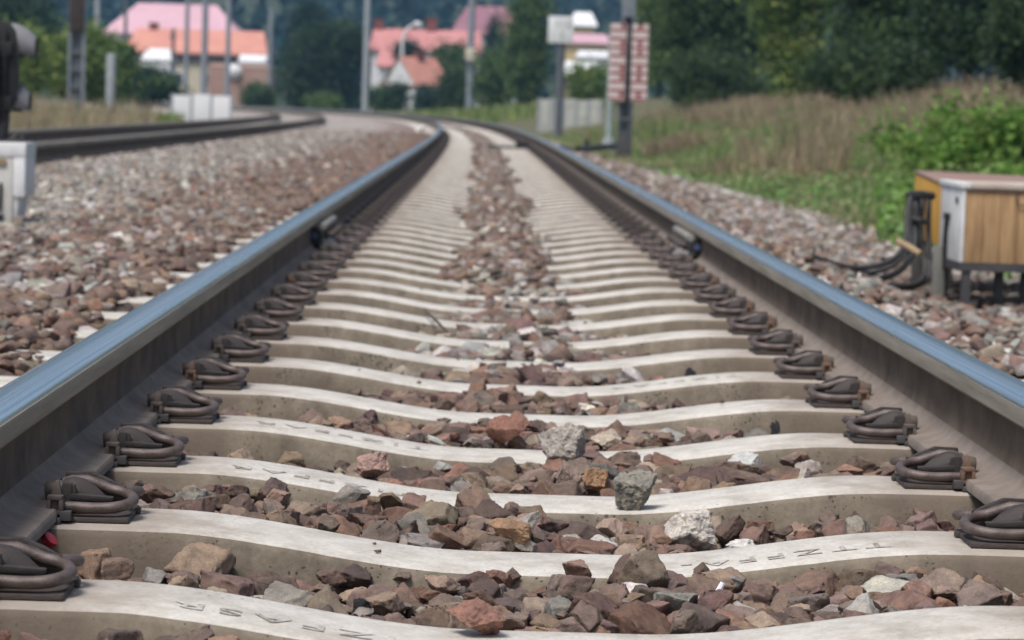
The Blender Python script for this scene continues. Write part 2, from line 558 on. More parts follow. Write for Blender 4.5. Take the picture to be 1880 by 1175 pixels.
BED = bpy.data.materials.new('ballast_bed')
BED.use_nodes = True
nt = BED.node_tree
tc = node(nt, 'ShaderNodeTexCoord')
vo = node(nt, 'ShaderNodeTexVoronoi', i_Scale=19)
nz = node(nt, 'ShaderNodeTexNoise', i_Scale=1.2, i_Detail=3)
nt.links.new(tc.outputs['Object'], vo.inputs['Vector']); nt.links.new(tc.outputs['Object'], nz.inputs['Vector'])
sepc = node(nt, 'ShaderNodeSeparateColor')
nt.links.new(vo.outputs['Color'], sepc.inputs[0])
at = node(nt, 'ShaderNodeAttribute', attribute_name='tint')
c = mix(nt, 1.0, at.outputs[0], ramp(nt, sepc.outputs[0], [(0, (0.55, 0.52, 0.5)), (0.6, (1, 1, 1)), (1, (1.5, 1.5, 1.5))]), 'MULTIPLY')
nt.links.new(c, nt.nodes['Principled BSDF'].inputs['Base Color'])
nt.nodes['Principled BSDF'].inputs['Roughness'].default_value = 0.95
bp = node(nt, 'ShaderNodeBump', i_Strength=1.0, i_Distance=0.03)
nt.links.new(vo.outputs['Distance'], bp.inputs['Height'])
bp.invert = True
nt.links.new(bp.outputs[0], nt.nodes['Principled BSDF'].inputs['Normal'])

BROWN = np.array((0.175, 0.118, 0.102))


def grey_share(s, lat):
    """how much of the ballast is newer grey stone, by place"""
    s = np.asarray(s, float); lat = np.asarray(lat, float)
    a = np.abs(lat)
    g = np.full(np.broadcast(s, lat).shape, 0.10)
    left = 0.14 + 0.66 * smooth(-1.7, -2.4, lat) * smooth(7, 11, s) + 0.25 * smooth(6, 9, s) * smooth(20, 12, s)
    g = np.where(lat < -1.0, left * smooth(1.0, 1.4, a), g)
    g = np.where((lat < -1.0) & (s > 70), 0.25 + 0.6 * smooth(-1.6, -2.3, lat), g)
    g = np.where(lat > 1.0, 0.42 + 0.3 * smooth(1.5, 2.3, lat), g)
    g = np.where((a < 0.7) & (s > 6.6) & (s < 10.5), 0.5, g)
    g = np.where((a < 0.7) & (s >= 10.5), 0.28, g)
    return g


bs = np.concatenate([np.arange(0.5, 14, 0.15), np.arange(14, 60, 0.5), np.arange(60, 250, 2.0)])
bl = np.concatenate([np.arange(-8.2, -1.2, 0.2), np.arange(-1.2, 1.25, 0.06), np.arange(1.3, 3.3, 0.12)])
BS, BL = np.meshgrid(bs, bl, indexing='ij')
BZ = level(BS, BL) - 0.028
P = tr(BS.ravel(), BL.ravel(), 0)
P[:, 2] = BZ.ravel() + rng.normal(0, 0.004, BZ.size)
g = grey_share(BS.ravel(), BL.ravel())[:, None]
g = np.clip(g + rng.normal(0, 0.1, g.shape), 0, 1)
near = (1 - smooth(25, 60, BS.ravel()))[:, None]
tint = ((1 - g) * BROWN * 1.05 + g * np.array((0.36, 0.33, 0.30))) * (1 - 0.62 * near)  # near bed darkened: shade in the gaps between stones put into its colour
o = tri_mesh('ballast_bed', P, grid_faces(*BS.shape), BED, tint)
tag(o, kind='structure')


# ------------------------------------------------------------------ ballast stones
from mathutils import noise as mnoise


def cut_rock(rs, bev=0.05, sub=0, amp=0.0):
    """a broken stone: a block cut by planes, edges a little worn"""
    bm = bmesh.new()
    bmesh.ops.create_cube(bm, size=2)
    Q = Matrix(np.linalg.qr(rs.normal(size=(3, 3)))[0].tolist())
    norms = []
    for ax in range(3):
        for sg in (-1, 1):
            d = Vector([0, 0, 0]); d[ax] = sg
            d = (Q @ d + Vector(rs.normal(0, 0.27, 3))).normalized()
            norms.append((d, rs.uniform(0.40, 0.72)))
    for _ in range(rs.integers(3, 7)):
        d = Vector(rs.normal(size=3)).normalized()
        norms.append((d, rs.uniform(0.52, 0.8)))
    for d, off in norms:
        g = bm.verts[:] + bm.edges[:] + bm.faces[:]
        r = bmesh.ops.bisect_plane(bm, geom=g, plane_co=d * off, plane_no=d, clear_outer=True)
        es = [e for e in r['geom_cut'] if isinstance(e, bmesh.types.BMEdge)]
        if es: bmesh.ops.edgeloop_fill(bm, edges=es)
    bmesh.ops.remove_doubles(bm, verts=bm.verts, dist=0.03)
    if bev: bmesh.ops.bevel(bm, geom=bm.edges[:], offset=bev, segments=1, affect='EDGES', clamp_overlap=True)
    bmesh.ops.triangulate(bm, faces=bm.faces)
    for k in range(sub):
        L = sorted(e.calc_length() for e in bm.edges)[len(bm.edges) // 3]
        bmesh.ops.subdivide_edges(bm, edges=[e for e in bm.edges if e.calc_length() > L * 1.2], cuts=1)
        bmesh.ops.triangulate(bm, faces=bm.faces)
    if amp:
        off = Vector(rs.uniform(-50, 50, 3))
        bm.normal_update()
        mv = [(v, v.normal * (amp * (mnoise.fractal(v.co * 2.6 + off, 0.8, 2.0, 5)) + amp * 0.5 * mnoise.noise(v.co * 9 + off))) for v in bm.verts]
        for v, q in mv: v.co += q
    bm.verts.index_update()
    V = np.array([v.co[:] for v in bm.verts])
    Fc = np.array([[v.index for v in f.verts] for f in bm.faces])
    bm.free()
    V = V - (V.max(0) + V.min(0)) / 2
    w = np.linalg.svd(V - V.mean(0), full_matrices=False)[2]
    V = V @ w.T                                  # long axis first, thin axis up
    if np.linalg.det(w) < 0: V[:, 0] *= -1
    V = V * np.array([1.0, rs.uniform(0.8, 1.0), rs.uniform(0.62, 0.95)])
    V /= np.abs(V[:, 0]).max()
    return V, Fc


def rock_set(n, **k): return [cut_rock(rng, **k) for _ in range(n)]


SHAPES = {3: rock_set(40, bev=0.045, sub=3, amp=0.07), 2: rock_set(36, bev=0.05, sub=1, amp=0.05), 1: rock_set(40, bev=0.05), 0: rock_set(40, bev=0)}


def rot_mats(n, tilt, rs):
    yaw = rs.uniform(0, 2 * np.pi, n)
    ax = rs.normal(size=(n, 3)); ax[:, 2] *= 0.2
    ax /= np.linalg.norm(ax, axis=1)[:, None]
    an = rs.normal(0, tilt, n)
    K = np.zeros((n, 3, 3))
    K[:, 0, 1] = -ax[:, 2]; K[:, 0, 2] = ax[:, 1]; K[:, 1, 0] = ax[:, 2]
    K[:, 1, 2] = -ax[:, 0]; K[:, 2, 0] = -ax[:, 1]; K[:, 2, 1] = ax[:, 0]
    Rt = np.eye(3) + np.sin(an)[:, None, None] * K + (1 - np.cos(an))[:, None, None] * (K @ K)
    Rz = np.zeros((n, 3, 3))
    Rz[:, 0, 0] = np.cos(yaw); Rz[:, 0, 1] = -np.sin(yaw)
    Rz[:, 1, 0] = np.sin(yaw); Rz[:, 1, 1] = np.cos(yaw); Rz[:, 2, 2] = 1
    return Rt @ Rz


PAL_B = np.array([(0.170, 0.118, 0.104), (0.145, 0.106, 0.100), (0.195, 0.142, 0.120), (0.160, 0.128, 0.122), (0.225, 0.168, 0.132), (0.120, 0.092, 0.085), (0.195, 0.120, 0.095), (0.190, 0.155, 0.138), (0.25, 0.21, 0.175), (0.15, 0.105, 0.10), (0.17, 0.13, 0.12)])
PAL_G = np.array([(0.317, 0.29, 0.264), (0.405, 0.383, 0.356), (0.238, 0.22, 0.198), (0.273, 0.242, 0.211), (0.493, 0.475, 0.449), (0.211, 0.207, 0.189), (0.334, 0.29, 0.246)])


def stones(name, s, lat, size, lod, dz=0.0, tilt=0.45, zabs=None, gs=None):
    n = len(s)
    g = grey_share(s, lat) if gs is None else gs
    isg = rng.random(n) < g
    colr = np.where(isg[:, None], PAL_G[rng.integers(0, len(PAL_G), n)], PAL_B[rng.integers(0, len(PAL_B), n)])
    colr = colr * np.where(isg[:, None], np.array((0.86, 0.86, 0.85)), np.array((0.90, 0.83, 0.75))) * rng.uniform(0.62, 1.38, (n, 1)) * rng.uniform(0.95, 1.05, (n, 3))
    pos = tr(s, lat, 0)
    pos[:, 2] = (level(s, lat) if zabs is None else zabs) - 0.28 * size + dz
    Rm = rot_mats(n, tilt, rng)
    sets = SHAPES[lod]
    pick = rng.integers(0, len(sets), n)
    out = []
    for q, (V, Fc) in enumerate(sets):
        k = np.where(pick == q)[0]
        if not len(k): continue
        W_ = np.einsum('nij,vj->nvi', Rm[k], V) * size[k][:, None, None] + pos[k][:, None, :]
        Fa = Fc[None] + (np.arange(len(k)) * len(V))[:, None, None]
        out.append((W_.reshape(-1, 3), Fa.reshape(-1, 3), np.repeat(colr[k], len(V), 0)))
    return join(out)


def join(parts):
    Vs, Fs, Cs = [], [], []
    k = 0
    for v, f, c in parts:
        Vs.append(v); Fs.append(f + k); Cs.append(c); k += len(v)
    return np.concatenate(Vs), np.concatenate(Fs), np.concatenate(Cs)


def relax(s, lat, r, it=6):
    """push overlapping stones apart a little (2-D, grid hashed)"""
    P = np.stack([s, lat], 1)
    for _ in range(it):
        cell = 0.09
        key = np.floor(P / cell).astype(int)
        d = {}
        for i, k in enumerate(map(tuple, key)): d.setdefault(k, []).append(i)
        mv = np.zeros_like(P)
        for i, (a, b) in enumerate(key):
            nb = [j for da in (-1, 0, 1) for db in (-1, 0, 1) for j in d.get((a + da, b + db), ()) if j != i]
            if not nb: continue
            dv = P[i] - P[nb]
            L = np.hypot(dv[:, 0], dv[:, 1]) + 1e-6
            ov = 0.8 * (r[i] + r[nb]) - L
            k = ov > 0
            if k.any(): mv[i] += (dv[k] / L[k, None] * (ov[k] * 0.35)[:, None]).sum(0)
        P += np.clip(mv, -0.02, 0.02)
    return P[:, 0], P[:, 1]


SL0 = 3.250           # centre of the nearest sleeper
NSL = 236
PITCHS = 0.6
parts = []
# the cribs between the sleepers
for i in range(-1, 62):
    c0 = SL0 + PITCHS * i + 0.303
    lod = 2 if i < 9 else (1 if i < 16 else 0)
    half = 0.205 if i < 40 else 0.22
    nfull = 430 if i < 7 else (330 if i < 16 else 230)
    for layer in (0, 1):
        n = int(nfull * (0.5 if layer == 0 else 0.62))
        s = rng.uniform(c0 - half, c0 + half, n)
        lat = rng.uniform(-0.74, 0.74, n)
        if layer == 1 or i >= 10:           # heap towards the middle of the crib
            k = rng.random(n) < (0.3 if i < 6 else 0.6)
            lat = np.where(k, rng.normal(0, 0.27, n), lat)
        lat = np.clip(lat, -0.74, 0.74)
        size = np.clip(rng.lognormal(np.log(0.029), 0.36, n), 0.011, 0.056)
        if i < 10:
            s, lat = relax(s, lat, size, 5)
        lim = half - size * 0.92
        s = np.clip(s, c0 - lim, c0 + lim)
        keep = np.abs(lat) < 0.76
        if 6 <= i < 12:
            keep &= (rng.random(n) < 0.9)
        s, lat, size = s[keep], lat[keep], size[keep]
        parts.append(stones('', s, lat, size, 3 if (layer == 1 and i < 5) else lod, dz=-0.024 if layer == 0 else rng.normal(0.0, 0.008, len(s))))
    if i >= 12:                            # further on, stones lie over the middle of the sleepers too
        n = 42
        s = rng.uniform(c0 - 0.3, c0 + 0.3, n)
        lat = rng.normal(0, 0.10, n)
        parts.append(stones('', s, lat, np.clip(rng.lognormal(np.log(0.027), 0.3, n), 0.012, 0.05), lod, dz=0.0))
    # scattered crumbs on the sleepers
    n = 2
    s = c0 - 0.3 + rng.uniform(-0.09, 0.09, n)
    lat = rng.normal(0, 0.3, n)
    sz_ = rng.uniform(0.003, 0.008, n)
    parts.append(stones('', s, lat, sz_, min(lod, 1), zabs=-0.05 + 0.05 * smooth(0.12, 0.52, np.abs(lat)) + sz_ * 0.7))
# far strip
n = 5200
s = rng.uniform(40, 130, n); lat = rng.normal(0, 0.13, n)
parts.append(stones('', s, lat, rng.uniform(0.02, 0.05, n), 0))


def field(n, s0, s1, l0, l1, lod, smin=0.016, smax=0.055, mean=0.028, dz=0.0):
    s = rng.uniform(s0, s1, n)
    lat = rng.uniform(l0, l1, n)
    ok = lat > -0.185 * s - 0.7              # nothing far outside the picture on the left
    ok &= lat < 0.24 * s + 1.2
    # keep clear of the sleeper tops next to the rails
    u = (s - SL0) / PITCHS
    on = np.abs(u - np.round(u)) * PITCHS < 0.125
    ok &= ~((np.abs(lat) < 1.08) & on & (rng.random(n) < np.where(s < 8.5, 0.85, 0.6)) & (s < 16))
    ok &= ~((np.abs(lat) < 1.2) & on & (rng.random(n) < 0.35) & (s < 9))
    ok &= np.abs(np.abs(lat) - 0.7535) > 0.1
    ok &= np.abs(np.abs(lat - T2) - 0.7535) > 0.115
    s, lat = s[ok], lat[ok]
    size = np.clip(rng.lognormal(np.log(mean), 0.35, len(s)), smin, smax)
    return stones('', s, lat, size, lod, dz=dz + rng.normal(0, 0.008, len(s)))


parts.append(field(4800, 3.6, 9, -2.3, -0.84, 1))
parts.append(field(11500, 9, 17, -3.7, -0.84, 1))
parts.append(field(14000, 17, 30, -4.0, -0.84, 0, mean=0.030))
parts.append(field(15000, 30, 58, -4.0, -0.84, 0, mean=0.034))
parts.append(field(4500, 17, 45, -6.2, -4.0, 0, mean=0.034))
parts.append(field(7000, 4.5, 12, 0.84, 3.2, 1))
parts.append(field(10000, 12, 22, 0.84, 2.9, 0))
parts.append(field(10500, 22, 50, 0.84, 2.45, 0, mean=0.034))
V, Fc, Cc = join(parts)
o = tri_mesh('ballast_stones', V, Fc, STONE, Cc)
tag(o, 'crushed brown and grey stone ballast between and beside the rails', 'gravel', kind='stuff')


# single stones that stand out
def single_stone(label, px, py, z, wpx, hue, seed, flat=0.8, tilt=0.3, name='stone'):
    rs = np.random.default_rng(seed)
    V, Ff = cut_rock(rs, bev=0.05, sub=4, amp=0.09)
    V[:, 2] *= flat / max(0.3, np.abs(V[:, 2]).max())
    V = V @ rot_mats(1, tilt, rs)[0].T
    p = at_z(px, py, z)
    size = wpx / F * (p - EYE).length / (V[:, 0].max() - V[:, 0].min())
    V = V * size
    zb = V[:, 2].min()
    V[:, 2] -= zb
    col = np.tile(np.array(hue), (len(V), 1))
    o = tri_mesh(name, V, Ff, STONE, col)
    o.location = (p.x, p.y, z)
    for q in o.data.polygons: q.use_smooth = False
    tag(o, label, 'stone', 'loose stones that stand out on the track')
    return o


single_stone('large blocky grey-green rock perched on the edge of a concrete sleeper', 1165, 937, -0.052, 84, (0.21, 0.20, 0.17), 3, 0.95, 0.5)
single_stone('pale grey slab of rock leaning behind the upright brown stone', 1040, 872, -0.060, 92, (0.33, 0.30, 0.27), 5, 0.8, 0.6)
single_stone('upright tan-brown stone at the edge of a sleeper beside the orange pebble', 1042, 904, -0.055, 48, (0.23, 0.17, 0.14), 8, 1.2, 0.3)
single_stone('rounded orange-brown pebble beside the upright tan stone', 1093, 905, -0.055, 50, (0.30, 0.18, 0.10), 11, 0.75, 0.3)
single_stone('whitish grey rough rock lying between two sleepers right of the middle', 1272, 1016, -0.075, 96, (0.46, 0.43, 0.39), 14, 0.75, 0.4)
single_stone('small flat white stone against the back of the lettered right sleeper', 1364, 1014, -0.068, 56, (0.58, 0.56, 0.53), 17, 0.45, 0.2)
single_stone('smooth reddish-brown stone with a flat base in the middle of the track', 926, 822, -0.052, 84, (0.22, 0.11, 0.08), 22, 0.6, 0.15)
single_stone('pale cream flat stone resting against a sleeper', 1113, 823, -0.052, 58, (0.42, 0.36, 0.29), 25, 0.5, 0.3)
single_stone('small bright white stone in the middle gravel farther up', 1076, 758, -0.05, 30, (0.65, 0.60, 0.52), 28, 0.5, 0.3)
single_stone('biggest red-brown stone at the bottom of the picture', 880, 1168, -0.052, 112, (0.235, 0.125, 0.095), 31, 0.55, 0.3)
single_stone('pink speckled granite stone on the left of the middle gravel', 684, 884, -0.06, 62, (0.33, 0.22, 0.185), 34, 0.7, 0.3)
single_stone('light tan stone with a pale top near the nearest left sleeper', 262, 1052, -0.085, 46, (0.34, 0.24, 0.16), 37, 0.9, 0.4)
single_stone('wide tan and rust coloured stone at the back edge of a lettered sleeper', 945, 1006, -0.052, 84, (0.27, 0.17, 0.10), 41, 0.5, 0.3)
single_stone('bright white stone beside the far bend of the left rail', 775, 243, 0.0, 15, (0.8, 0.8, 0.78), 44, 0.8, 0.2)
single_stone('black lump of tar among the stones at the bottom of the picture', 662, 1142, -0.075, 34, (0.012, 0.012, 0.013), 47, 1.2, 0.5, name='tar_lump')

# ------------------------------------------------------------------ sleepers and fastenings
SEAT = -0.004


def dip(x): return SEAT - 0.047 * (1 - smooth(0.10, 0.55, abs(x)))


def sleeper_mesh(seed, fine=True):
    rs = np.random.default_rng(seed)
    m = MB()
    if fine:
        xs = np.concatenate([[-1.3, -1.285], np.arange(-1.26, 1.261, 0.03), [1.285, 1.3]])
    else:
        xs = np.array([-1.3, -0.6, -0.45, -0.3, -0.12, 0.12, 0.3, 0.45, 0.6, 1.3])
    wob = rs.normal(0, 0.0012, (len(xs), 6)) if fine else np.zeros((len(xs), 6))
    rows = []
    for x, w in zip(xs, wob):
        t = float(dip(x))
        hw = 0.104 - 0.006 * (1 - smooth(0.1, 0.6, abs(x)))
        prof = [(-0.15, t - 0.19 - 0.0), (-hw - 0.012 + w[0], t - 0.05), (-hw - 0.004 + w[1], t - 0.012), (-hw + 0.003 + w[2], t - 0.0035), (-hw + 0.013, t),
                (hw - 0.013, t), (hw - 0.003 + w[3], t - 0.0035), (hw + 0.004 + w[4], t - 0.012), (hw + 0.012 + w[5], t - 0.05), (0.15, t - 0.19)]
        rows.append([m.bm.verts.new((x, a, b)) for a, b in prof])
    for a, b in zip(rows[:-1], rows[1:]):
        for i in range(10):
            j = (i + 1) % 10
            f = m.bm.faces.new((a[i], a[j], b[j], b[i]))
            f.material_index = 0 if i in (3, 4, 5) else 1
    for r in (rows[0], rows[-1]):
        f = m.bm.faces.new(r); f.material_index = 1
    return m.mesh(angle=50)


SLEEPER = [sleeper_mesh(k) for k in range(4)]
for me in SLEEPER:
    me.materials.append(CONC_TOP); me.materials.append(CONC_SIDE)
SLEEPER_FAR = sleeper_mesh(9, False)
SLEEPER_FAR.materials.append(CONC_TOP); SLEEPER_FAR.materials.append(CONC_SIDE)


# one fastening, local: +u towards the middle of the track from the rail foot edge, v along the track, w up
def arc(cu, cv, r, a0, a1, w, n=10, ru=None):
    return [(cu + (ru or r) * math.cos(R(a0 + (a1 - a0) * k / n)), cv + r * math.sin(R(a0 + (a1 - a0) * k / n)), w) for k in range(n + 1)]


def m_plate():
    m = MB()
    m.box(-0.012, 0.101, -0.070, 0.074, 0, 0.0075)
    m.box(0.098, 0.107, 0.030, 0.045, 0.0, 0.009)
    return m.mesh(bevel=0.002)


def m_spring():
    m = MB()
    p = [(-0.002, -0.062, 0.0215), (0.015, -0.0625, 0.0215), (0.045, -0.062, 0.0205)]
    for k in range(15):
        q = R(-90 + 180 * k / 14)
        p.append((0.062 + 0.040 * math.cos(q), -0.0195 + 0.0425 * math.sin(q), 0.0205 + 0.017 * (k / 14) ** 1.3))
    p += [(0.048, 0.0225, 0.0435), (0.028, 0.0215, 0.0500), (0.008, 0.017, 0.050), (-0.006, 0.010, 0.046)]
    m.tube(p, 0.0084, 12)
    p2 = [(0.0, 0.070, 0.026), (0.03, 0.0695, 0.027)]
    for k in range(11):
        q = R(90 - 150 * k / 10)
        p2.append((0.066 + 0.038 * math.cos(q), 0.040 + 0.030 * math.sin(q), 0.027 + 0.010 * k / 10))
    m.tube(p2, 0.0078, 10)
    return m.mesh(angle=60)


def m_shoulder():
    m = MB()
    # main wedge: high at the rail, falling to the middle of the track
    def ring(u, hw, z0, z1, zt): return [Vector((u, -hw - 0.012, z0)), Vector((u, hw, z0)), Vector((u, hw, z1)), Vector((u, hw * 0.3, zt)), Vector((u, -hw * 0.6 - 0.006, zt)), Vector((u, -hw - 0.012, z1))]
    m.loft([ring(-0.002, 0.024, 0.008, 0.044, 0.0545), ring(0.012, 0.026, 0.008, 0.046, 0.0575), ring(0.026, 0.022, 0.010, 0.040, 0.0555), ring(0.046, 0.013, 0.014, 0.030, 0.0430), ring(0.064, 0.005, 0.018, 0.022, 0.027)])
    # buttress on the near cheek: a raised frame round a sunken triangle
    m.prism([(0.010, -0.036, 0.030), (0.072, -0.020, 0.026), (0.074, -0.020, 0.0335), (0.014, -0.036, 0.040)], (0, -0.013, -0.001))
    m.prism([(0.006, -0.036, 0.052), (0.020, -0.036, 0.0525), (0.024, -0.036, 0.031), (0.010, -0.036, 0.030)], (0, -0.010, 0))
    m.prism([(-0.002, -0.036, 0.010), (0.014, -0.036, 0.010), (0.016, -0.036, 0.054), (0.002, -0.036, 0.0545)], (0, -0.012, 0))
    # cover wing at the back
    m.prism([(-0.006, 0.036, 0.060), (0.034, 0.036, 0.061), (0.060, 0.036, 0.050), (0.082, 0.036, 0.038), (0.082, 0.036, 0.010), (-0.006, 0.036, 0.010)], (0, 0.016, -0.001))
    return m.mesh(bevel=0.0022)


def m_toe():
    m = MB()
    m.tube([(-0.0285, -0.004, 0.0350), (-0.026, -0.004, 0.0352), (-0.016, -0.004, 0.0365), (0.0, -0.004, 0.039), (0.012, -0.004, 0.040)], [0.0125, 0.0145, 0.0147, 0.0145, 0.0142], 16)
    return m.mesh(angle=45)


def m_block():
    m = MB()
    y0, y1 = -0.084, -0.064
    x0, x1, z0, z1 = -0.016, 0.008, 0.012, 0.040
    w = 0.0062
    m.box(x0, x1, y0, y1, z0, z0 + w)
    m.box(x0 + 0.001, x1 - 0.001, y0 + 0.0005, y1, z1 - w, z1)
    m.box(x0, x0 + w, y0 + 0.0002, y1, z0 + w, z1 - w)
    m.box(x1 - w, x1, y0 + 0.0002, y1, z0 + w, z1 - w)
    m.box(x0 + w, x1 - w, y0 + 0.007, y1, z0 + w, z1 - w)
    m.hull8([Vector(p) for p in ((-0.012, -0.068, 0.038), (0.004, -0.068, 0.038), (0.003, -0.050, 0.038), (-0.008, -0.050, 0.038), (-0.006, -0.066, 0.060), (-0.001, -0.066, 0.060), (-0.001, -0.056, 0.060), (-0.006, -0.056, 0.060))])
    return m.mesh(bevel=0.0012)


def m_pad():
    m = MB()
    m.box(-0.026, 0.006, -0.094, -0.074, 0.0, 0.0085)
    m.box(0.004, 0.020, -0.088, -0.070, 0.004, 0.018)
    return m.mesh(bevel=0.0018)


def m_far():
    m = MB()
    m.box(-0.012, 0.108, -0.085, 0.085, 0, 0.009)
    m.box(0.0, 0.085, -0.066, 0.066, 0.009, 0.034)
    m.box(0.0, 0.05, -0.03, 0.065, 0.034, 0.058)
    m.tube([(-0.054, -0.004, 0.033), (0.012, -0.004, 0.041)], 0.015, 6)
    return m.mesh()


CM = {}
for k, f, mt in (('rail_fastening', m_plate, IRON), ('spring_clip', m_spring, IRON_B), ('shoulder', m_shoulder, IRON_D), ('toe_insulator', m_toe, TOE), ('side_insulator', m_block, INSUL), ('pad', m_pad, FRAME), ('far', m_far, IRON)):
    me = f()
    me.materials.append(mt)
    CM[k] = me
CM['side_rusty'] = CM['side_insulator'].copy()
CM['side_rusty'].materials[0] = INSUL_R


def inst(name, me, parent, loc=(0, 0, 0), rz=0, sc=None):
    o = bpy.data.objects.new(name, me)
    COL.objects.link(o)
    o.parent = parent
    o.location = loc
    o.rotation_euler = (0, 0, rz)
    if sc: o.scale = sc
    return o


def fastening(sl, lat_foot, side, lod, rusty=False):
    """side=+1: points to +x. Right-hand ones are mirrored so the near leg stays near"""
    z = SEAT + 0.001
    if lod == 0:
        return inst('rail_fastening', CM['far'], sl, (lat_foot, 0, z), 0, (side, 1, 1))
    p = inst('rail_fastening', CM['rail_fastening'], sl, (lat_foot, 0, z), 0, (side * 0.95, 0.92, 0.94))
    for k in ('spring_clip', 'shoulder', 'toe_insulator', 'side_insulator', 'pad'):
        inst(k if k != 'pad' else 'rail_pad', CM['side_rusty'] if rusty and k == 'side_insulator' else CM[k], p)
    return p


ORD = ['nearest', 'second', 'third', 'fourth', 'fifth', 'sixth', 'seventh', 'eighth', 'ninth', 'tenth', 'eleventh', 'twelfth', 'thirteenth', 'fourteenth', 'fifteenth']
SLEEPERS = []
for i in range(NSL):
    s = SL0 + PITCHS * i
    fine = i < 24
    o = bpy.data.objects.new('concrete_sleeper', SLEEPER[i % 4] if fine else SLEEPER_FAR)
    COL.objects.link(o)
    p = trv(s, 0, 0)
    o.location = p
    o.rotation_euler = (0, 0, heading(s) + random.gauss(0, 0.002))
    if i == 0: lb = 'nearest pale concrete sleeper, raised lettering on its left arm'
    elif i == 1: lb = 'second concrete sleeper from the front, lettering on its right arm'
    elif i == 2: lb = 'third concrete sleeper, with the large grey-green rock on its edge'
    elif i < 15: lb = '%s concrete sleeper counted from the front of the track' % ORD[i]
    elif i < 60: lb = 'pale concrete sleeper in the softly blurred straight stretch of track'
    else: lb = 'pale concrete sleeper in the far blurred bend of the track'
    tag(o, lb, 'sleeper', 'concrete sleepers under the main track')
    foot = 0.6785
    lod = 1 if i < 16 else 0
    fastening(o, -foot, 1, lod, rusty=(i % 5 == 4))
    fastening(o, foot, -1, lod, rusty=(i % 3 != 0))
    if i < 60:
        fastening(o, -foot - 0.15, -1, 0)
        fastening(o, foot + 0.15, 1, 0)
    SLEEPERS.append(o)

n2 = 0
for i in range(58):
    s = 18 + PITCHS * i
    o = bpy.data.objects.new('concrete_sleeper', SLEEPER_FAR)
    COL.objects.link(o)
    p = trv(s, T2, -0.012)
    o.location = p
    o.rotation_euler = (0, 0, heading(s))
    tag(o, 'half buried concrete sleeper under the second track on the left', 'sleeper', 'sleepers under the second track')
    for a in (-1, 1):
        inst('rail_fastening', CM['far'], o, (a * 0.6785, 0, SEAT), 0, (-a, 1, 1))
        inst('rail_fastening', CM['far'], o, (a * 0.8285, 0, SEAT), 0, (a, 1, 1))


def inscription(sl, text, x0, h, y=-0.0, wid=None):
    """shallow dirt-filled letters on the sleeper's top, to be read from the far side"""
    cu = bpy.data.curves.new('t', 'FONT')
    cu.body = text
    cu.size = h
    cu.space_character = 1.35
    cu.offset = 0.0004
    ob = bpy.data.objects.new('t', cu)
    COL.objects.link(ob)
    bpy.context.view_layer.update()
    dg = bpy.context.evaluated_depsgraph_get()
    me = bpy.data.meshes.new_from_object(ob.evaluated_get(dg))
    bpy.data.objects.remove(ob)
    bm = bmesh.new(); bm.from_mesh(me)
    bmesh.ops.subdivide_edges(bm, edges=[e for e in bm.edges if e.calc_length() > 0.03], cuts=2)
    xs_ = [v.co.x for v in bm.verts]
    k = (wid / (max(xs_) - min(xs_))) if wid else 1
    for v in bm.verts:
        x = x0 - (v.co.x - min(xs_)) * k
        v.co = Vector((x, y - v.co.y + h * 0.35, float(dip(x)) + 0.0012))
    bm.normal_update()
    for f in bm.faces:
        if f.normal.z < 0: f.normal_flip()
    bm.to_mesh(me); bm.free()
    me.materials.clear()
    o = link('inscription', me, DIRT, sl)
    return o


inscription(SLEEPERS[0], 'TIZFASR', -0.14, 0.05, -0.03, 0.32)
inscription(SLEEPERS[1], 'TTZFFA-', 0.475, 0.055, -0.03, 0.29)
inscription(SLEEPERS[2], 'TIZFFAR', -0.20, 0.05, -0.02, 0.30)
inscription(SLEEPERS[3], 'TIZFFAR', -0.19, 0.05, -0.0, 0.32)
inscription(SLEEPERS[5], 'TIZFFAR', 0.50, 0.05, -0.0, 0.30)

# oil splashes on the near faces of two right-hand sleepers
OIL = M('old_oil', (0.012, 0.011, 0.012), (0.05, 0.044, 0.038), rough=0.35, scale=30, lo=0.5, hi=0.75)


def oil(sl, x, w, h, z0, seed):
    rs = random.Random(seed)
    z0 = float(dip(x)) + z0
    m = MB()
    ring = []
    n = 22
    for k in range(n):
        a = 2 * math.pi * k / n
        r = 1 + rs.uniform(-0.28, 0.28)
        ring.append((x + w * r * math.cos(a), z0 + h * r * math.sin(a) * (1.25 if math.sin(a) < 0 else 1)))
    def wall(px_, pz, d):
        t = float(dip(px_))
        q = (t - 0.05 - pz) / 0.14
        y = -0.116 - 0.034 * q if q > 0 else -0.108 - 0.008 * (t - 0.012 - pz) / 0.038
        return Vector((px_, y - d, pz))
    m.loft([[wall(a, b, -0.001) for a, b in ring], [wall(a, b, 0.0015) for a, b in ring]])
    m.build('oil_stain', OIL, sl)


oil(SLEEPERS[3], 0.345, 0.014, 0.024, -0.045, 2)
oil(SLEEPERS[3], 0.36, 0.026, 0.012, -0.078, 3)
oil(SLEEPERS[4], 0.425, 0.012, 0.015, -0.050, 4)
oil(SLEEPERS[4], 0.50, 0.009, 0.017, -0.040, 5)
oil(SLEEPERS[6], 0.42, 0.012, 0.016, -0.038, 6)

# ------------------------------------------------------------------ rails
PROF = [(0.075, 0.0), (0.075, 0.0105), (0.072, 0.0155), (0.045, 0.0195), (0.022, 0.0300), (0.012, 0.043), (0.0085, 0.062), (0.0083, 0.085), (0.0095, 0.108), (0.014, 0.118),
        (0.033, 0.1255), (0.0358, 0.1295), (0.0362, 0.140), (0.0354, 0.1560), (0.0335, 0.1625), (0.029, 0.1668), (0.022, 0.1695), (0.010, 0.1715)]
PROF = PROF + [(-a, b) for a, b in PROF[::-1]]
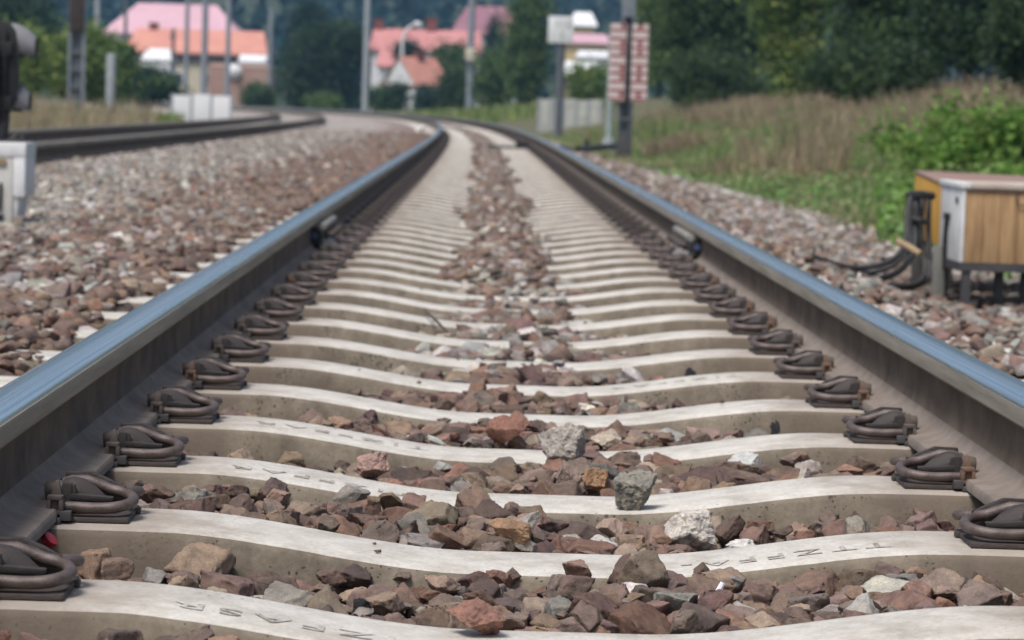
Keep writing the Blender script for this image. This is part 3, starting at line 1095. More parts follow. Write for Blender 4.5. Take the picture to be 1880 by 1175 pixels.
# material by segment: foot, web, head side, running top
def seg_mat(i):
    n = len(PROF)
    j = i if i < n // 2 else n - 2 - i
    if i == n - 1: return 1
    if j in (0, 1, 2, 3, 4): return 2
    if j in (10, 11, 12): return 3
    if j >= 13: return 0
    return 1


def make_rail(lat, label, s0, s1, group=None, gauge=1, top=None):
    st = np.concatenate([np.arange(s0, 60, 0.5), np.arange(60, s1, 1.5)])
    th = np.interp(st, _S, _TH)
    cx, cy = tr(st, lat)
    m = MB()
    uvl = m.bm.loops.layers.uv.new('run')
    rows = []
    for x, y, t in zip(cx, cy, th):
        rows.append([m.bm.verts.new((x + a * math.cos(t), y + a * math.sin(t), b)) for a, b in PROF])
    n = len(PROF)
    for k, (a, b) in enumerate(zip(rows[:-1], rows[1:])):
        for i in range(n):
            j = (i + 1) % n
            f = m.bm.faces.new((a[i], a[j], b[j], b[i]))
            f.material_index = seg_mat(i)
            for lp, (q, kk) in zip(f.loops, ((i, k), (j, k), (j, k + 1), (i, k + 1))):
                lp[uvl].uv = (0.036 - gauge * PROF[q][0], st[kk])
    m.bm.faces.new(rows[0]); m.bm.faces.new(rows[-1][::-1])
    o = m.build('steel_rail', [top or HEAD, RAILRUST, FOOT, RAILSIDE], angle=32)
    return tag(o, label, 'rail', group)


make_rail(-0.7535, 'left steel rail of the main track with a shiny blue top', 0.8, 240, 'rails of the main track', 1)
make_rail(0.7535, 'right steel rail of the main track with a shiny top', 0.8, 240, 'rails of the main track', -1)
make_rail(T2 + 0.7535, 'near rail of the second track on the left', 8, 240, 'rails of the second track', 1, RAILSIDE)
make_rail(T2 - 0.7535, 'far rail of the second track on the left', 8, 240, 'rails of the second track', -1, RAILSIDE)

# joint bars
PALESTEEL = M('pale_worn_steel', (0.30, 0.285, 0.26), (0.20, 0.185, 0.165), rough=0.6, metal=0.2, scale=14)
BLUECAP = M('blue_cable_lug', (0.08, 0.13, 0.26), (0.05, 0.08, 0.16), rough=0.4, scale=20)


def joint_bar(lat, side, s0, label):
    L = 0.80
    p = trv(s0, lat, 0)
    root = empty('joint_bar', p, heading(s0))
    tag(root, label, 'joint bar', 'joint bars bolted to the rails')
    m = MB()
    pr = [(0.012, 0.034), (0.060, 0.0215), (0.088, 0.016), (0.090, 0.026), (0.062, 0.048), (0.040, 0.060), (0.040, 0.088), (0.060, 0.098), (0.062, 0.114), (0.050, 0.1235), (0.012, 0.116)]
    m.prism([(side * a, 0, b) for a, b in pr], (0, L, 0))
    m.build('bar', PALESTEEL, root, bevel=0.003)
    for k in range(4):
        y = 0.10 + 0.2 * k
        m = MB()
        hexa = [(side * 0.040, y + 0.021 * math.cos(R(60 * q)), 0.076 + 0.021 * math.sin(R(60 * q))) for q in range(6)]
        m.prism(hexa, (side * 0.028, 0, 0))
        m.tube([(side * 0.06, y, 0.076), (side * 0.09, y, 0.076)], 0.011, 8)
        m.build('bolt', IRON, root, bevel=0.0015)
    m = MB()
    m.tube([(side * 0.022, -0.06, 0.075), (side * 0.022, -0.02, 0.075), (side * 0.024, 0.0, 0.07)], 0.034, 12)
    lug = m.build('cable_lug', BLACK, root)
    m = MB()
    m.tube([(side * 0.022, -0.078, 0.078), (side * 0.022, -0.055, 0.076)], 0.013, 10)
    m.build('lug_cap', BLUECAP, lug)
    m = MB()
    m.tube([(side * 0.03, -0.03, 0.06), (side * 0.05, -0.06, 0.035), (side * 0.07, -0.05, 0.015), (side * 0.075, 0.2, 0.02), (side * 0.09, 0.5, 0.012)], 0.014, 8)
    m.build('cable', BLACK, root)


joint_bar(-0.7535, 1, 10.6, 'pale steel joint bar with bolts inside the left rail')
joint_bar(0.7535, -1, 10.6, 'pale steel joint bar with bolts inside the right rail')

# small litter
m = MB()
cap = at_y(98, 976, 3.69)
for k in range(18):
    a0 = 2 * math.pi * k / 18
m.loft([[(0.0155 * (1 + 0.04 * (q % 2)) * math.cos(2 * math.pi * q / 36), -0.006 + 0.012 * t, 0.0155 * (1 + 0.04 * (q % 2)) * math.sin(2 * math.pi * q / 36)) for q in range(36)] for t in (0, 1)])
REDP = M('red_plastic', (0.32, 0.014, 0.026), (0.24, 0.012, 0.02), rough=0.35, scale=10)
o = m.build('bottle_cap', REDP, bevel=0.0008, angle=25)
o.location = cap + Vector((-0.005, 0.0, -0.012)); o.rotation_euler = (R(-50), R(20), R(50)); o.scale = (0.72, 0.8, 0.72)
tag(o, 'red plastic bottle cap wedged under the left rail', 'bottle cap')
m = MB()
m.tube([(0, 0, 0), (0.004, 0.001, 0.009), (0.012, 0.002, 0.024)], [0.004, 0.0042, 0.0038], 8)
PAPER = M('white_paper', (0.82, 0.83, 0.86), (0.7, 0.72, 0.78), rough=0.6, scale=90)
o = m.build('cigarette_butt', PAPER)
o.location = at_z(1310, 1103, -0.055)
tag(o, 'tiny white cigarette end standing among the stones', 'litter')


def twig(label, pts, r, mat=DARKWOOD, name='twig'):
    m = MB(); m.tube(pts, r, 6)
    o = m.build(name, mat)
    return tag(o, label, 'twig')


twig('thin grey stalk lying against a sleeper left of the middle', [at_z(448, 934, -0.07), at_z(500, 938, -0.068), at_z(540, 940, -0.07)], 0.0025, POSTGREY)
twig('dry straw lying behind the nearest sleeper on the left', [at_z(165, 1075, -0.02), at_z(215, 1068, -0.012), at_z(262, 1078, -0.016), at_z(305, 1079, -0.024)], [0.004, 0.003, 0.0025, 0.001])
twig('dark thin stick slanting across a sleeper farther up the track', [at_z(780, 570, -0.02), at_z(800, 588, -0.02), at_z(822, 610, -0.05)], [0.003, 0.0045, 0.003], STEM)

# ------------------------------------------------------------------ right trackside boxes
root = empty('trackside_box', (at_y(1771, 420, 10.93).x, 10.93, 0))
tag(root, 'tan boarded trackside box with a white end on a black angle iron stand', 'equipment box')
LIDM = M('pale_weathered_lid', (0.50, 0.44, 0.38), (0.36, 0.28, 0.22), rough=0.75, scale=5)
W1, D1, Z0, Z1 = 0.56, 0.50, 0.030, 0.322
m = MB()
nb = 8
for k in range(nb):
    a, b = W1 * k / nb, W1 * (k + 1) / nb
    m.box(a + 0.0012, b - 0.0012, 0.0, 0.03, Z0, Z1)
m.box(0.002, W1, 0.0285, D1 - 0.002, Z0, Z1 - 0.002)
m.build('boarded_front', WOODP, root, bevel=0.0015)
m = MB()
m.box(-0.014, -0.0005, -0.004, D1, Z0, Z1)
end = m.build('white_end', WHITEP, root, bevel=0.003)
m = MB()
m.tube([(-0.020, 0.30, 0.19), (-0.024, 0.30, 0.10), (-0.020, 0.30, -0.02)], 0.010, 8)
m.box(-0.026, -0.0145, 0.25, 0.35, 0.188, 0.214)
m.build('latch_rod', BLACKP, end)
m = MB(); m.box(-0.018, -0.0145, 0.08, 0.13, 0.26, 0.285); m.build('keyhole', BLACKP, end)
m = MB()
m.box(-0.022, 0.018, -0.012, D1 + 0.012, Z1 + 0.0005, Z1 + 0.024)
m.build('lid_end', WHITEP, root, bevel=0.004)
m = MB()
m.box(0.019, W1 + 0.012, -0.012, D1 + 0.012, Z1 + 0.001, Z1 + 0.022)
lid = m.build('lid', LIDM, root, bevel=0.003)
m = MB(); m.box(0.012, W1 + 0.008, -0.006, D1, Z1 - 0.010, Z1 + 0.0002); m.build('lid_rim', BROWNTOP, lid)
m = MB()
m.tube([(0.20, -0.002, 0.30), (0.20, -0.010, 0.275), (0.21, -0.010, 0.265), (0.25, -0.010, 0.262), (0.29, -0.010, 0.265), (0.30, -0.002, 0.30)], 0.003, 6)
m.build('handle', FRAME, root)
m = MB()
m.box(-0.02, W1, -0.006, D1, Z0 - 0.034, Z0 - 0.0005)
st = m.build('stand', FRAME, root)
for x, y in ((0.0, 0.0), (0.15, 0.10), (0.26, 0.12), (0.40, 0.0), (0.52, 0.25), (-0.02, 0.42)):
    m = MB()
    m.box(x, x + 0.034, y, y + 0.005, -0.20, Z0 - 0.034)
    m.box(x, x + 0.005, y + 0.005, y + 0.034, -0.20, Z0 - 0.035)
    m.build('leg', FRAME, root)

root = empty('trackside_box', (at_y(1733, 400, 11.62).x, 11.62, 0))
tag(root, 'ochre yellow trackside box with a rusty sloping lid behind the tan one', 'equipment box')
m = MB()
m.hull8([Vector(p) for p in ((0.0, 0, 0.06), (0.62, 0, 0.06), (0.62, 0.8, 0.06), (0, 0.8, 0.06), (0, 0, 0.312), (0.62, 0, 0.285), (0.62, 0.8, 0.335), (0, 0.8, 0.35))])
m.build('body', YELLOW, root, bevel=0.004)
m = MB()
m.hull8([Vector(p) for p in ((-0.004, -0.01, 0.313), (0.66, -0.01, 0.286), (0.66, 0.81, 0.337), (-0.004, 0.81, 0.352), (-0.004, -0.01, 0.323), (0.66, -0.01, 0.296), (0.66, 0.81, 0.347), (-0.004, 0.81, 0.362))])
m.build('lid', BROWNTOP, root, bevel=0.003)
for x, y in ((0.0, 0.02), (0.56, 0.02), (0.0, 0.74), (0.56, 0.74)):
    m = MB(); m.box(x, x + 0.05, y, y + 0.05, -0.2, 0.0605); m.build('leg', FRAME, root)

p = at_z(1721, 540, -0.12)
m = MB()
M4 = Matrix.Translation(p) @ Euler((R(-2), R(1.5), R(12))).to_matrix().to_4x4()
m.box(-0.022, 0.022, -0.02, 0.02, -0.05, 0.20, M4)
o = m.build('stake', POSTGREY, bevel=0.004)
tag(o, 'grey weathered stake standing in front of the tan trackside box', 'stake')
p = at_z(1680, 512, -0.10)
m = MB(); m.box(-0.018, 0.018, -0.012, 0.012, -0.08, 0.13, Matrix.Translation(p))
o = m.build('stake', FRAME, bevel=0.003)
tag(o, 'thin dark stake behind the hanging black cables', 'stake')

# black cables hanging from the ochre box
hook = at_y(1690, 358, 11.45)
specs = [([(1672, 362), (1664, 400), (1666, 440), (1648, 474), (1605, 491), (1555, 493), (1490, 496)], 0.0125),
         ([(1684, 360), (1678, 410), (1682, 450), (1664, 488), (1636, 509), (1590, 517), (1535, 516)], 0.0145),
         ([(1695, 360), (1690, 420), (1694, 470), (1700, 500), (1690, 519), (1665, 526), (1630, 524)], 0.0125),
         ([(1706, 362), (1704, 420), (1706, 465), (1711, 495), (1708, 512), (1690, 524), (1655, 530)], 0.0115),
         ([(1678, 360), (1670, 400), (1674, 445), (1660, 470), (1640, 490), (1600, 503), (1560, 506)], 0.011)]
for k, (pts, r) in enumerate(specs):
    P3 = []
    for j, (a, b) in enumerate(pts):
        Yc = 11.42 + 0.05 * k - 0.05 * j
        q = at_y(a, b, Yc)
        zz = float(level(q.y, q.x)) + r * 0.8 + 0.012
        if q.z < zz: q.z = zz
        P3.append(q)
    # smooth
    for _ in range(2):
        N = [P3[0]]
        for a, b in zip(P3[:-1], P3[1:]): N += [a * 0.75 + b * 0.25, a * 0.25 + b * 0.75]
        P3 = N + [P3[-1]]
    m = MB(); m.tube(P3, r, 10)
    o = m.build('cable', BLACK, angle=60)
    lab = ['thickest black cable sweeping left from the ochre box along the stones', 'black cable looping low in front of the others by the ochre box', 'short black cable of the bundle ending among the stones',
           'black cable hanging closest to the tan box and curling under itself', 'thin black cable in the middle of the hanging bundle'][k]
    tag(o, lab, 'cable', 'black cables by the trackside boxes')
m = MB()
m.tube([at_y(1668, 359, 11.5), at_y(1690, 357, 11.42), at_y(1712, 360, 11.5)], 0.017, 8)
o = m.build('cable_strap', BLACK)
tag(o, 'upper black strap tying the hanging cables to the ochre box', 'strap')
m = MB()
m.tube([at_y(1676, 402, 11.4), at_y(1690, 404, 11.38), at_y(1702, 408, 11.4)], 0.012, 8)
o = m.build('cable_strap', BLACK)
tag(o, 'lower black strap half way down the hanging cables', 'strap')
m = MB()
a, b = at_y(1648, 443, 11.15), at_y(1690, 467, 11.05)
m.tube([a, a * 0.5 + b * 0.5 + Vector((0, 0, 0.003)), b], [0.013, 0.015, 0.014], 8)
o = m.build('wooden_stick', DARKWOOD)
tag(o, 'short tan wooden stick lying across the black cables', 'stick')

# ------------------------------------------------------------------ dwarf signal on the left
root = empty('dwarf_signal', (-2.12, 12.3, 0))
tag(root, 'black two-lamp dwarf signal with grey hoods on a white base at the left edge', 'signal')
pxm = 1 / 357.0                                # metres per picture pixel there
def sx(px): return at_y(px, 300, 12.3).x + 2.12
def sz(py): return at_y(30, py, 12.3).z
m = MB()
ztop, zbot = sz(38), sz(236)
prof = []
xb = sx(31)
for (dx, dz) in ((0, 0.10), (-0.012, 0.045), (-0.04, 0.012), (-0.075, 0.0)): prof.append((xb + dx, ztop - dz))
prof += [(xb - 0.25, ztop), (xb - 0.30, ztop - 0.05), (xb - 0.30, zbot + 0.05), (xb - 0.26, zbot)]
for (dx, dz) in ((-0.085, 0.0), (-0.04, 0.06), (0, 0.13)): prof.append((xb + dx, zbot + dz))
m.prism([(a, -0.03, b) for a, b in prof], (0, 0.06, 0))
bk = m.build('backboard', BLACKP, root, bevel=0.006)
m = MB()
for zz in (sz(90), sz(190)):
    m.box(xb - 0.09, xb - 0.02, -0.055, -0.031, zz - 0.03, zz + 0.03)
m.tube([(xb - 0.055, -0.045, ztop - 0.04), (xb - 0.055, -0.045, zbot + 0.03)], 0.012, 8)
m.box(xb - 0.25, xb - 0.09, -0.13, -0.031, zbot + 0.06, ztop - 0.06)
m.build('lamp_case', BLACKP, root, bevel=0.004)
for k, (pa, pb, pr_) in enumerate(((42, 112, 60), (148, 212, 50))):
    zc = (sz(pa) + sz(pb)) / 2
    rr = (sz(pa) - sz(pb)) / 2
    L = sx(pr_) - xb
    m = MB()
    rings = []
    for t in np.linspace(0, 1, 9):
        x = xb - 0.05 + (L + 0.05) * t
        ring = []
        top = rr * (1 - 0.55 * max(0, t - 0.25) ** 1.6)
        for q in range(25):
            an = R(-35 + 250 * q / 24)
            zz = top * math.sin(an)
            ring.append(Vector((x, 0.055 + top * math.cos(an) * 0.95, zc + zz - (0.35 * rr * t ** 2))))
        rings.append(ring)
    m.loft(rings, closed=False, cap=False)
    m.build('hood', HOODGREY, root, angle=60)
    m = MB()
    m.tube([(xb - 0.03, 0.055, zc), (xb + 0.012, 0.055, zc)], rr * 0.8, 20)
    m.build('lens', BLACKP, root)
m = MB()
m.tube([(xb - 0.06, 0, zbot + 0.06), (xb - 0.075, 0, sz(262))], 0.03, 10)
m.tube([(xb + 0.025, -0.02, sz(258)), (xb + 0.03, -0.02, sz(243))], 0.009, 8)
m.tube([(xb - 0.02, -0.05, sz(258)), (xb + 0.005, -0.05, sz(246))], 0.010, 8)
m.box(xb - 0.12, xb + 0.04, -0.06, 0.06, sz(262), sz(256))
m.build('stem', FRAME, root)
m = MB()
xr = sx(56)
m.box(xr - 0.34, xr, -0.13, 0.16, sz(288), sz(261))
m.box(sx(33), xr - 0.002, -0.128, 0.158, sz(360), sz(287))
m.hull8([Vector(q) for q in ((sx(28), -0.1, sz(425)), (sx(36), -0.1, sz(425)), (sx(36), 0.12, sz(425)), (sx(28), 0.12, sz(425)), (sx(28), -0.12, sz(360)), (sx(45), -0.12, sz(360)), (sx(45), 0.14, sz(360)), (sx(28), 0.14, sz(360)))])
m.build('white_base', WHITEP, root, bevel=0.006)
m = MB()
m.box(xr - 0.34, sx(32.5), -0.127, 0.14, sz(440), sz(289))
pn = m.build('base_panel', WHITED, root, bevel=0.004)
m = MB()
m.tube([(sx(12), -0.134, sz(335)), (sx(11), -0.136, sz(385))], 0.007, 8)
m.box(sx(2), sx(17), -0.15, -0.1275, sz(425), sz(392))
m.build('latch', BLACKP, pn)
m = MB(); m.box(sx(-10), sx(20), -0.136, -0.1275, sz(302), sz(291)); m.build('hinge', DARKWOOD, pn)

# ------------------------------------------------------------------ masts and signs
def mast(label, px, py, Y, wpx, mat, ptop=-60, name='catenary_mast', taper=0.85, box_at=None, h=None):
    b = at_y(px, py, Y)
    w = wpx / F * Y / 2
    H = h or (at_y(px, ptop, Y).z - b.z)
    root = empty(name, b)
    tag(root, label, 'mast', 'masts beside the tracks')
    m = MB()
    m.tube([(0, 0, -0.6), (0, 0, H * 0.5), (0, 0, H)], [w, w * (1 + taper) / 2, w * taper], 12)
    m.build('pole', mat, root)
    m = MB(); m.tube([(0, 0, -0.6), (0, 0, 0.12)], w * 1.7, 10); m.build('footing', CONCP, root, bevel=0.01)
    if box_at:
        z = at_y(px, box_at[0], Y).z - b.z
        k = box_at[1] / F * Y
        m = MB(); m.box(-k * 0.5, k * 0.5, -w - k * 0.4, -w + 0.002, z - k * 0.6, z + k * 0.6)
        m.build('plate', box_at[2], root, bevel=0.01)
    return root


CREAM = M('cream_plate', (0.62, 0.56, 0.44), (0.5, 0.45, 0.36), rough=0.6, scale=4)
mast('pale concrete mast half hidden by bushes at the far left', 177, 120, 112, 10, CONCP)
mast('thin dark mast in front of the left end of the pink roof', 229, 140, 180, 7, GALVD)
mast('short dark mast with a lamp head in front of the house wall', 316, 190, 170, 7, GALVD, ptop=52, box_at=(66, 9, GALVD))
mast('thin grey mast left of the thicker one before the white panels', 340, 214, 132, 9, GALV)
mast('thickest grey mast standing in front of the white panels', 373, 220, 115, 13, GALV)
mast('grey mast right of the white panels', 416, 212, 140, 10, GALV)
mast('faint grey mast between the brown building and the big dark tree', 494, 207, 200, 9, GALV, ptop=15)
mast('tall pale mast at the right edge of the big dark tree', 670, 208, 172, 12, CONCP)
mast('grey mast with a cream plate standing behind the far bend', 861, 214, 157, 14, GALV, box_at=(100, 19, CREAM))

# steel channel mast on the left with a dark board
b = at_y(139, 232, 68)
root = empty('channel_mast', b)
tag(root, 'twin channel steel mast with a dark brown board on top, behind the second track', 'mast')
w = 0.17
for sgn in (-1, 1):
    m = MB()
    m.box(sgn * w - 0.035, sgn * w + 0.035, -0.09, 0.09, 0.3, 4.2)
    m.build('channel', GALV, root, bevel=0.01)
m = MB()
for k in range(9): m.box(-w + 0.036, w - 0.036, -0.05, -0.03, 0.5 + 0.42 * k, 0.62 + 0.42 * k)
m.box(-w + 0.036, w - 0.036, 0.02, 0.04, 0.3, 4.2)
m.build('lacing', GALVD, root)
m = MB()
m.box(-0.22, 0.22, -0.13, 0.13, 0.22, 0.40)
m.build('collar', GALV, root, bevel=0.02)
m = MB(); m.box(-0.19, 0.19, -0.12, 0.12, -0.6, 0.22); m.build('footing', GALVD, root, bevel=0.01)
zb = at_y(150, 58, 68).z - b.z
m = MB(); m.box(-0.185, 0.185, -0.17, -0.092, zb, zb + 2.0); m.build('board', RUSTBOX, root, bevel=0.01)

# short grey post
b = at_y(202, 230, 76)
m = MB()
m.tube([(0, 0, -0.3), (0, 0, at_y(204, 98, 76).z - b.z)], [0.135, 0.125], 14)
o = m.build('short_post', CONCP, bevel=0.01)
o.location = b
tag(o, 'short thick grey post with a cut top left of the bushes', 'post')

# right: dark channel mast carrying the red and white distance board
Ym = 42.4
b = at_y(1146, 276, Ym)
root = empty('channel_mast', b)
tag(root, 'steel mast at the right, dark below and pale above the red and white board', 'mast')
pm = Ym / F
m = MB()
zs0 = at_y(1150, 188, Ym).z - b.z
for sgn in (-1, 1):
    m.box(sgn * 0.085 - 0.025, sgn * 0.085 + 0.025, -0.07, 0.07, 0.12, zs0 + 1.3)
m.box(-0.06, 0.06, 0.02, 0.04, 0.12, zs0 + 1.3)
m.build('lower_channels', GALVD, root, bevel=0.006)
m = MB(); m.box(-0.105, 0.105, -0.068, 0.068, zs0 + 1.3, zs0 + 5); m.build('upper_pole', GALV, root, bevel=0.01)
m = MB(); m.box(-0.11, 0.11, -0.10, 0.10, -0.4, 0.24); m.build('footing', FRAME, root, bevel=0.008)
for k in range(2):
    m = MB(); m.box(-0.115, 0.115, -0.085, -0.0705, 0.26 + k * 0.2, 0.30 + k * 0.2); m.build('clamp', GALVD, root)

cx = at_y(1154, 120, Ym - 0.12)
root = empty('distance_board', (cx.x, cx.y, at_y(1154, 186, Ym - 0.12).z))
tag(root, 'board of faded red and white bands in two columns mounted on the steel mast', 'sign')
Hs = at_y(1154, 44, Ym).z - at_y(1154, 186, Ym).z
Wd = 70 * pm
rows = 18
rh = Hs / rows
for sgn, x0, x1 in ((-1, -Wd / 2, -0.045), (1, 0.045, Wd / 2)):
    m = MB(); m.box(x0, x1, -0.012, 0.0, 0, Hs); pn = m.build('panel', SIGNP, root)
    for r_ in range(rows):
        if r_ % 2 == 0:
            m = MB(); m.box(x0 + 0.006, x1 - 0.006, -0.0155, -0.0121, r_ * rh + 0.012, (r_ + 1) * rh - 0.012); m.build('red_band', SIGNR, pn)
        elif r_ % 6 != 3:
            a = x1 - 0.085 if sgn < 0 else x0 + 0.085
            m = MB(); m.box(a - (0.0 if sgn < 0 else 0.0), a + 0.07, -0.0155, -0.0121, r_ * rh + 0.002, (r_ + 1) * rh - 0.002); m.build('red_square', SIGNR2, pn)
for zz in (0.12, 0.5, 0.9):
    m = MB(); m.box(-Wd / 2 + 0.02, Wd / 2 - 0.02, 0.001, 0.03, zz, zz + 0.04); m.build('bracket', FRAME, root)

mast('pale grey-green pole just left of the red and white board', 1118, 268, 47, 15, M('grey_green_pole', (0.30, 0.36, 0.34), (0.24, 0.29, 0.28), rough=0.8, scale=4), ptop=62, taper=0.95, name='pole')

# kilometre plate
b = at_y(1025, 246, 68)
root = empty('kilometre_sign', b)
tag(root, 'square white number plate on a dark steel post beside the right rail', 'sign')
zt = at_y(1028, 30, 68).z - b.z; zl = at_y(1028, 79, 68).z - b.z
m = MB(); m.tube([(0, 0, -0.4), (0, 0, zl + 0.3)], 0.10, 12); m.build('post', GALVD, root)
wp = 46 / F * 68
m = MB(); m.box(-wp / 2 - 0.02, wp / 2 - 0.02, -0.13, -0.105, zl, zt); pl = m.build('plate', SIGNW, root, bevel=0.008)
for txt, x, z, h in (('112', -0.17, zl + 0.37, 0.20), ('1', -0.05, zl + 0.10, 0.20)):
    cu = bpy.data.curves.new('t', 'FONT'); cu.body = txt; cu.size = h * 1.35; cu.extrude = 0.002
    ob = bpy.data.objects.new('t', cu); COL.objects.link(ob)
    bpy.context.view_layer.update()
    me = bpy.data.meshes.new_from_object(ob.evaluated_get(bpy.context.evaluated_depsgraph_get()))
    bpy.data.objects.remove(ob)
    me.materials.clear()
    o = link('numerals', me, TEXTG, pl)
    o.location = (x, -0.1335, z); o.rotation_euler = (R(90), 0, 0)

# cable crossing under the rail to the mast
pts = [(1132, 268), (1110, 270), (1085, 272), (1062, 277), (1048, 276), (1030, 272)]
P3 = []
for a, b_ in pts:
    q = at_z(a, b_, 0.03); q.z = 0.03 + random.uniform(-0.01, 0.02); P3.append(q)
m = MB(); m.tube(P3, 0.05, 8)
m.tube([at_z(1076, 274, 0.03), at_z(1077, 274, 0.03) + Vector((0, 0, 0.14))], 0.035, 8)
o = m.build('cable', BLACK); tag(o, 'thick black cable bundle on the ground at the foot of the steel mast', 'cable')
s_c = 40.9
m = MB(); m.tube([trv(s_c + 0.15 * math.sin(k), -0.1 + 0.1 * k, 0.012) for k in range(8)], 0.02, 8)
m.box(0.52, 0.72, s_c - 0.12, s_c + 0.12, 0.0, 0.10)
o = m.build('rail_cable', BLACK, bevel=0.0); tag(o, 'dark cable and junction lying across a sleeper inside the right rail', 'cable')


# ------------------------------------------------------------------ buildings
def bm_mat(n, c, c2=None, **k): return M(n, c, c2, **{**dict(rough=0.85, scale=0.6), **k})


PINKROOF = bm_mat('mauve_pink_roof', (0.60, 0.38, 0.43), (0.53, 0.33, 0.38))
ORANGEROOF = bm_mat('orange_tile_roof', (0.60, 0.28, 0.215), (0.50, 0.22, 0.17))
REDROOF = bm_mat('red_tile_roof', (0.53, 0.235, 0.225), (0.45, 0.19, 0.18))
MAUVEROOF = bm_mat('purple_roof', (0.30, 0.14, 0.17), (0.24, 0.11, 0.14))
WALLW = bm_mat('white_wall', (0.74, 0.75, 0.76), (0.66, 0.67, 0.68))
WALLC = bm_mat('cream_wall', (0.60, 0.53, 0.40), (0.52, 0.46, 0.36))
WALLP = bm_mat('pinkish_brown_wall', (0.40, 0.26, 0.21), (0.34, 0.215, 0.175))
WALLY = bm_mat('yellow_wall', (0.64, 0.50, 0.26), (0.56, 0.44, 0.24))
EAVE_SHADE = bm_mat('eave_shadow', (0.035, 0.03, 0.035), (0.05, 0.045, 0.045))  # near-black colour for the painted shadow below the eave
BRICK = bm_mat('brick_chimney', (0.22, 0.075, 0.06), (0.17, 0.06, 0.05))
GLASS = bm_mat('window_glass', (0.05, 0.06, 0.075), (0.08, 0.09, 0.10), rough=0.2)


def house(label, px0, px1, peave, pridge, Y, depth, wall, roof, hip=0.0, rz=0.0, base=-0.6, name='house', over=0.3, windows=0, chim=(), shadow_strip=False, gable=None, win_mat=None):
    a, b = at_y(px0, peave, Y), at_y(px1, peave, Y)
    w = (b - a).x
    ze = (a.z + b.z) / 2
    zr = at_y((px0 + px1) / 2, pridge, Y).z
    c = (a + b) / 2
    root = empty(name, (c.x, c.y + depth / 2, base), rz)
    tag(root, label, 'house')
    he, hr = ze - base, zr - base
    hw, hd = w / 2, depth / 2
    m = MB()
    i = over
    m.box(-hw + i, hw - i, -hd + i, hd - i, 0, he - 0.02)
    if hip == 0:
        for x in (-hw + i, hw - i - 0.12):
            m.prism([(x, -hd + i, he - 0.02), (x, hd - i, he - 0.02), (x, 0, hr - 0.15)], (0.12, 0, 0))
    m.build('wall', wall, root)
    m = MB()
    t = 0.16
    k = hip * w / 2
    P0 = [(-hw, -hd, he), (hw, -hd, he), (hw, hd, he), (-hw, hd, he)]
    A, B = (-hw + k, 0, hr), (hw - k, 0, hr)
    bm = m.bm
    def V_(p, d=0): return bm.verts.new((p[0], p[1], p[2] - d))
    v = [V_(p) for p in P0]; ra, rb = V_(A), V_(B)
    u = [V_(p, t) for p in P0]
    bm.faces.new((v[0], v[1], rb, ra)); bm.faces.new((v[2], v[3], ra, rb))
    if hip: bm.faces.new((v[1], v[2], rb)); bm.faces.new((v[3], v[0], ra))
    for q in range(4): bm.faces.new((u[q], u[(q + 1) % 4], v[(q + 1) % 4], v[q]))
    bm.faces.new(u[::-1])
    rf = m.build('roof', roof, root)
    if shadow_strip:
        m = MB(); m.box(-hw + 0.1, hw - 0.1, -hd + 0.06, -hd + i - 0.003, he - 0.75, he - t - 0.003); m.build('eave_shadow_strip', EAVE_SHADE, root)  # dark strip standing in for the shadow the roof overhang casts
    for q in range(windows):
        x = -hw + i + (w - 2 * i) * (q + 0.5) / windows
        m = MB(); m.box(x - 0.45, x + 0.45, -hd + i - 0.05, -hd + i - 0.002, he * 0.45, he * 0.45 + 1.1)
        f = m.build('window', win_mat or WALLW, root)
        m = MB(); m.box(x - 0.36, x + 0.36, -hd + i - 0.06, -hd + i - 0.051, he * 0.45 + 0.09, he * 0.45 + 1.0)
        m.build('pane', GLASS, f)
    for (pc, ptop, wd) in chim:
        q = at_y(pc, ptop, Y + depth / 2)
        x = q.x - c.x
        m = MB()
        m.box(x - wd / 2, x + wd / 2, -wd / 2, wd / 2, he + (hr - he) * 0.3, q.z - base)
        m.box(x - wd / 2 - 0.05, x + wd / 2 + 0.05, -wd / 2 - 0.05, wd / 2 + 0.05, q.z - base, q.z - base + 0.12)
        m.build('chimney', BRICK, rf)
    return root


h1 = house('big house with a mauve pink hipped roof rising behind the orange roof', 186, 440, 62, 3, 242, 11, WALLW, PINKROOF, hip=0.42, windows=4)
m = MB(); m.box(-3.8, -0.6, -3.1, -2.9, 7.55, 7.8)
h2 = house('long cream house with a bright orange tiled roof and a painted shadow under the eave', 226, 491, 96, 52, 224, 8, WALLC, ORANGEROOF, hip=0.10, shadow_strip=True, windows=4, chim=((283, 44, 0.7),))
house('low white annex before the left end of the orange roofed house', 258, 315, 108, 88, 214, 4, WALLW, WALLW, hip=0.3, over=0.1)
house('small white shed under the right end of the orange roof', 438, 488, 112, 100, 219, 3, WALLW, WALLW, over=0.1)
g1 = house('windowless pinkish brown building beside the big dark tree', 383, 497, 122, 117, 200, 5, WALLP, WALLP, over=0.02)
m = MB()
dsh = at_y(430, 131, 199.6)
for t in (0,):
    rings = [[Vector((0.55 * q * math.cos(R(30 * k)), -0.3 + 0.25 * q * q, 0.55 * q * math.sin(R(30 * k)))) for k in range(12)] for q in (0.05, 0.4, 0.7, 1.0)]
    rings2 = [[p + Vector((0, 0.05, 0)) for p in r_] for r_ in rings]
    m.loft(rings + rings2[::-1])
o = m.build('satellite_dish', WALLW, g1)
o.location = (dsh.x - g1.location.x, -2.6, dsh.z + 0.6)

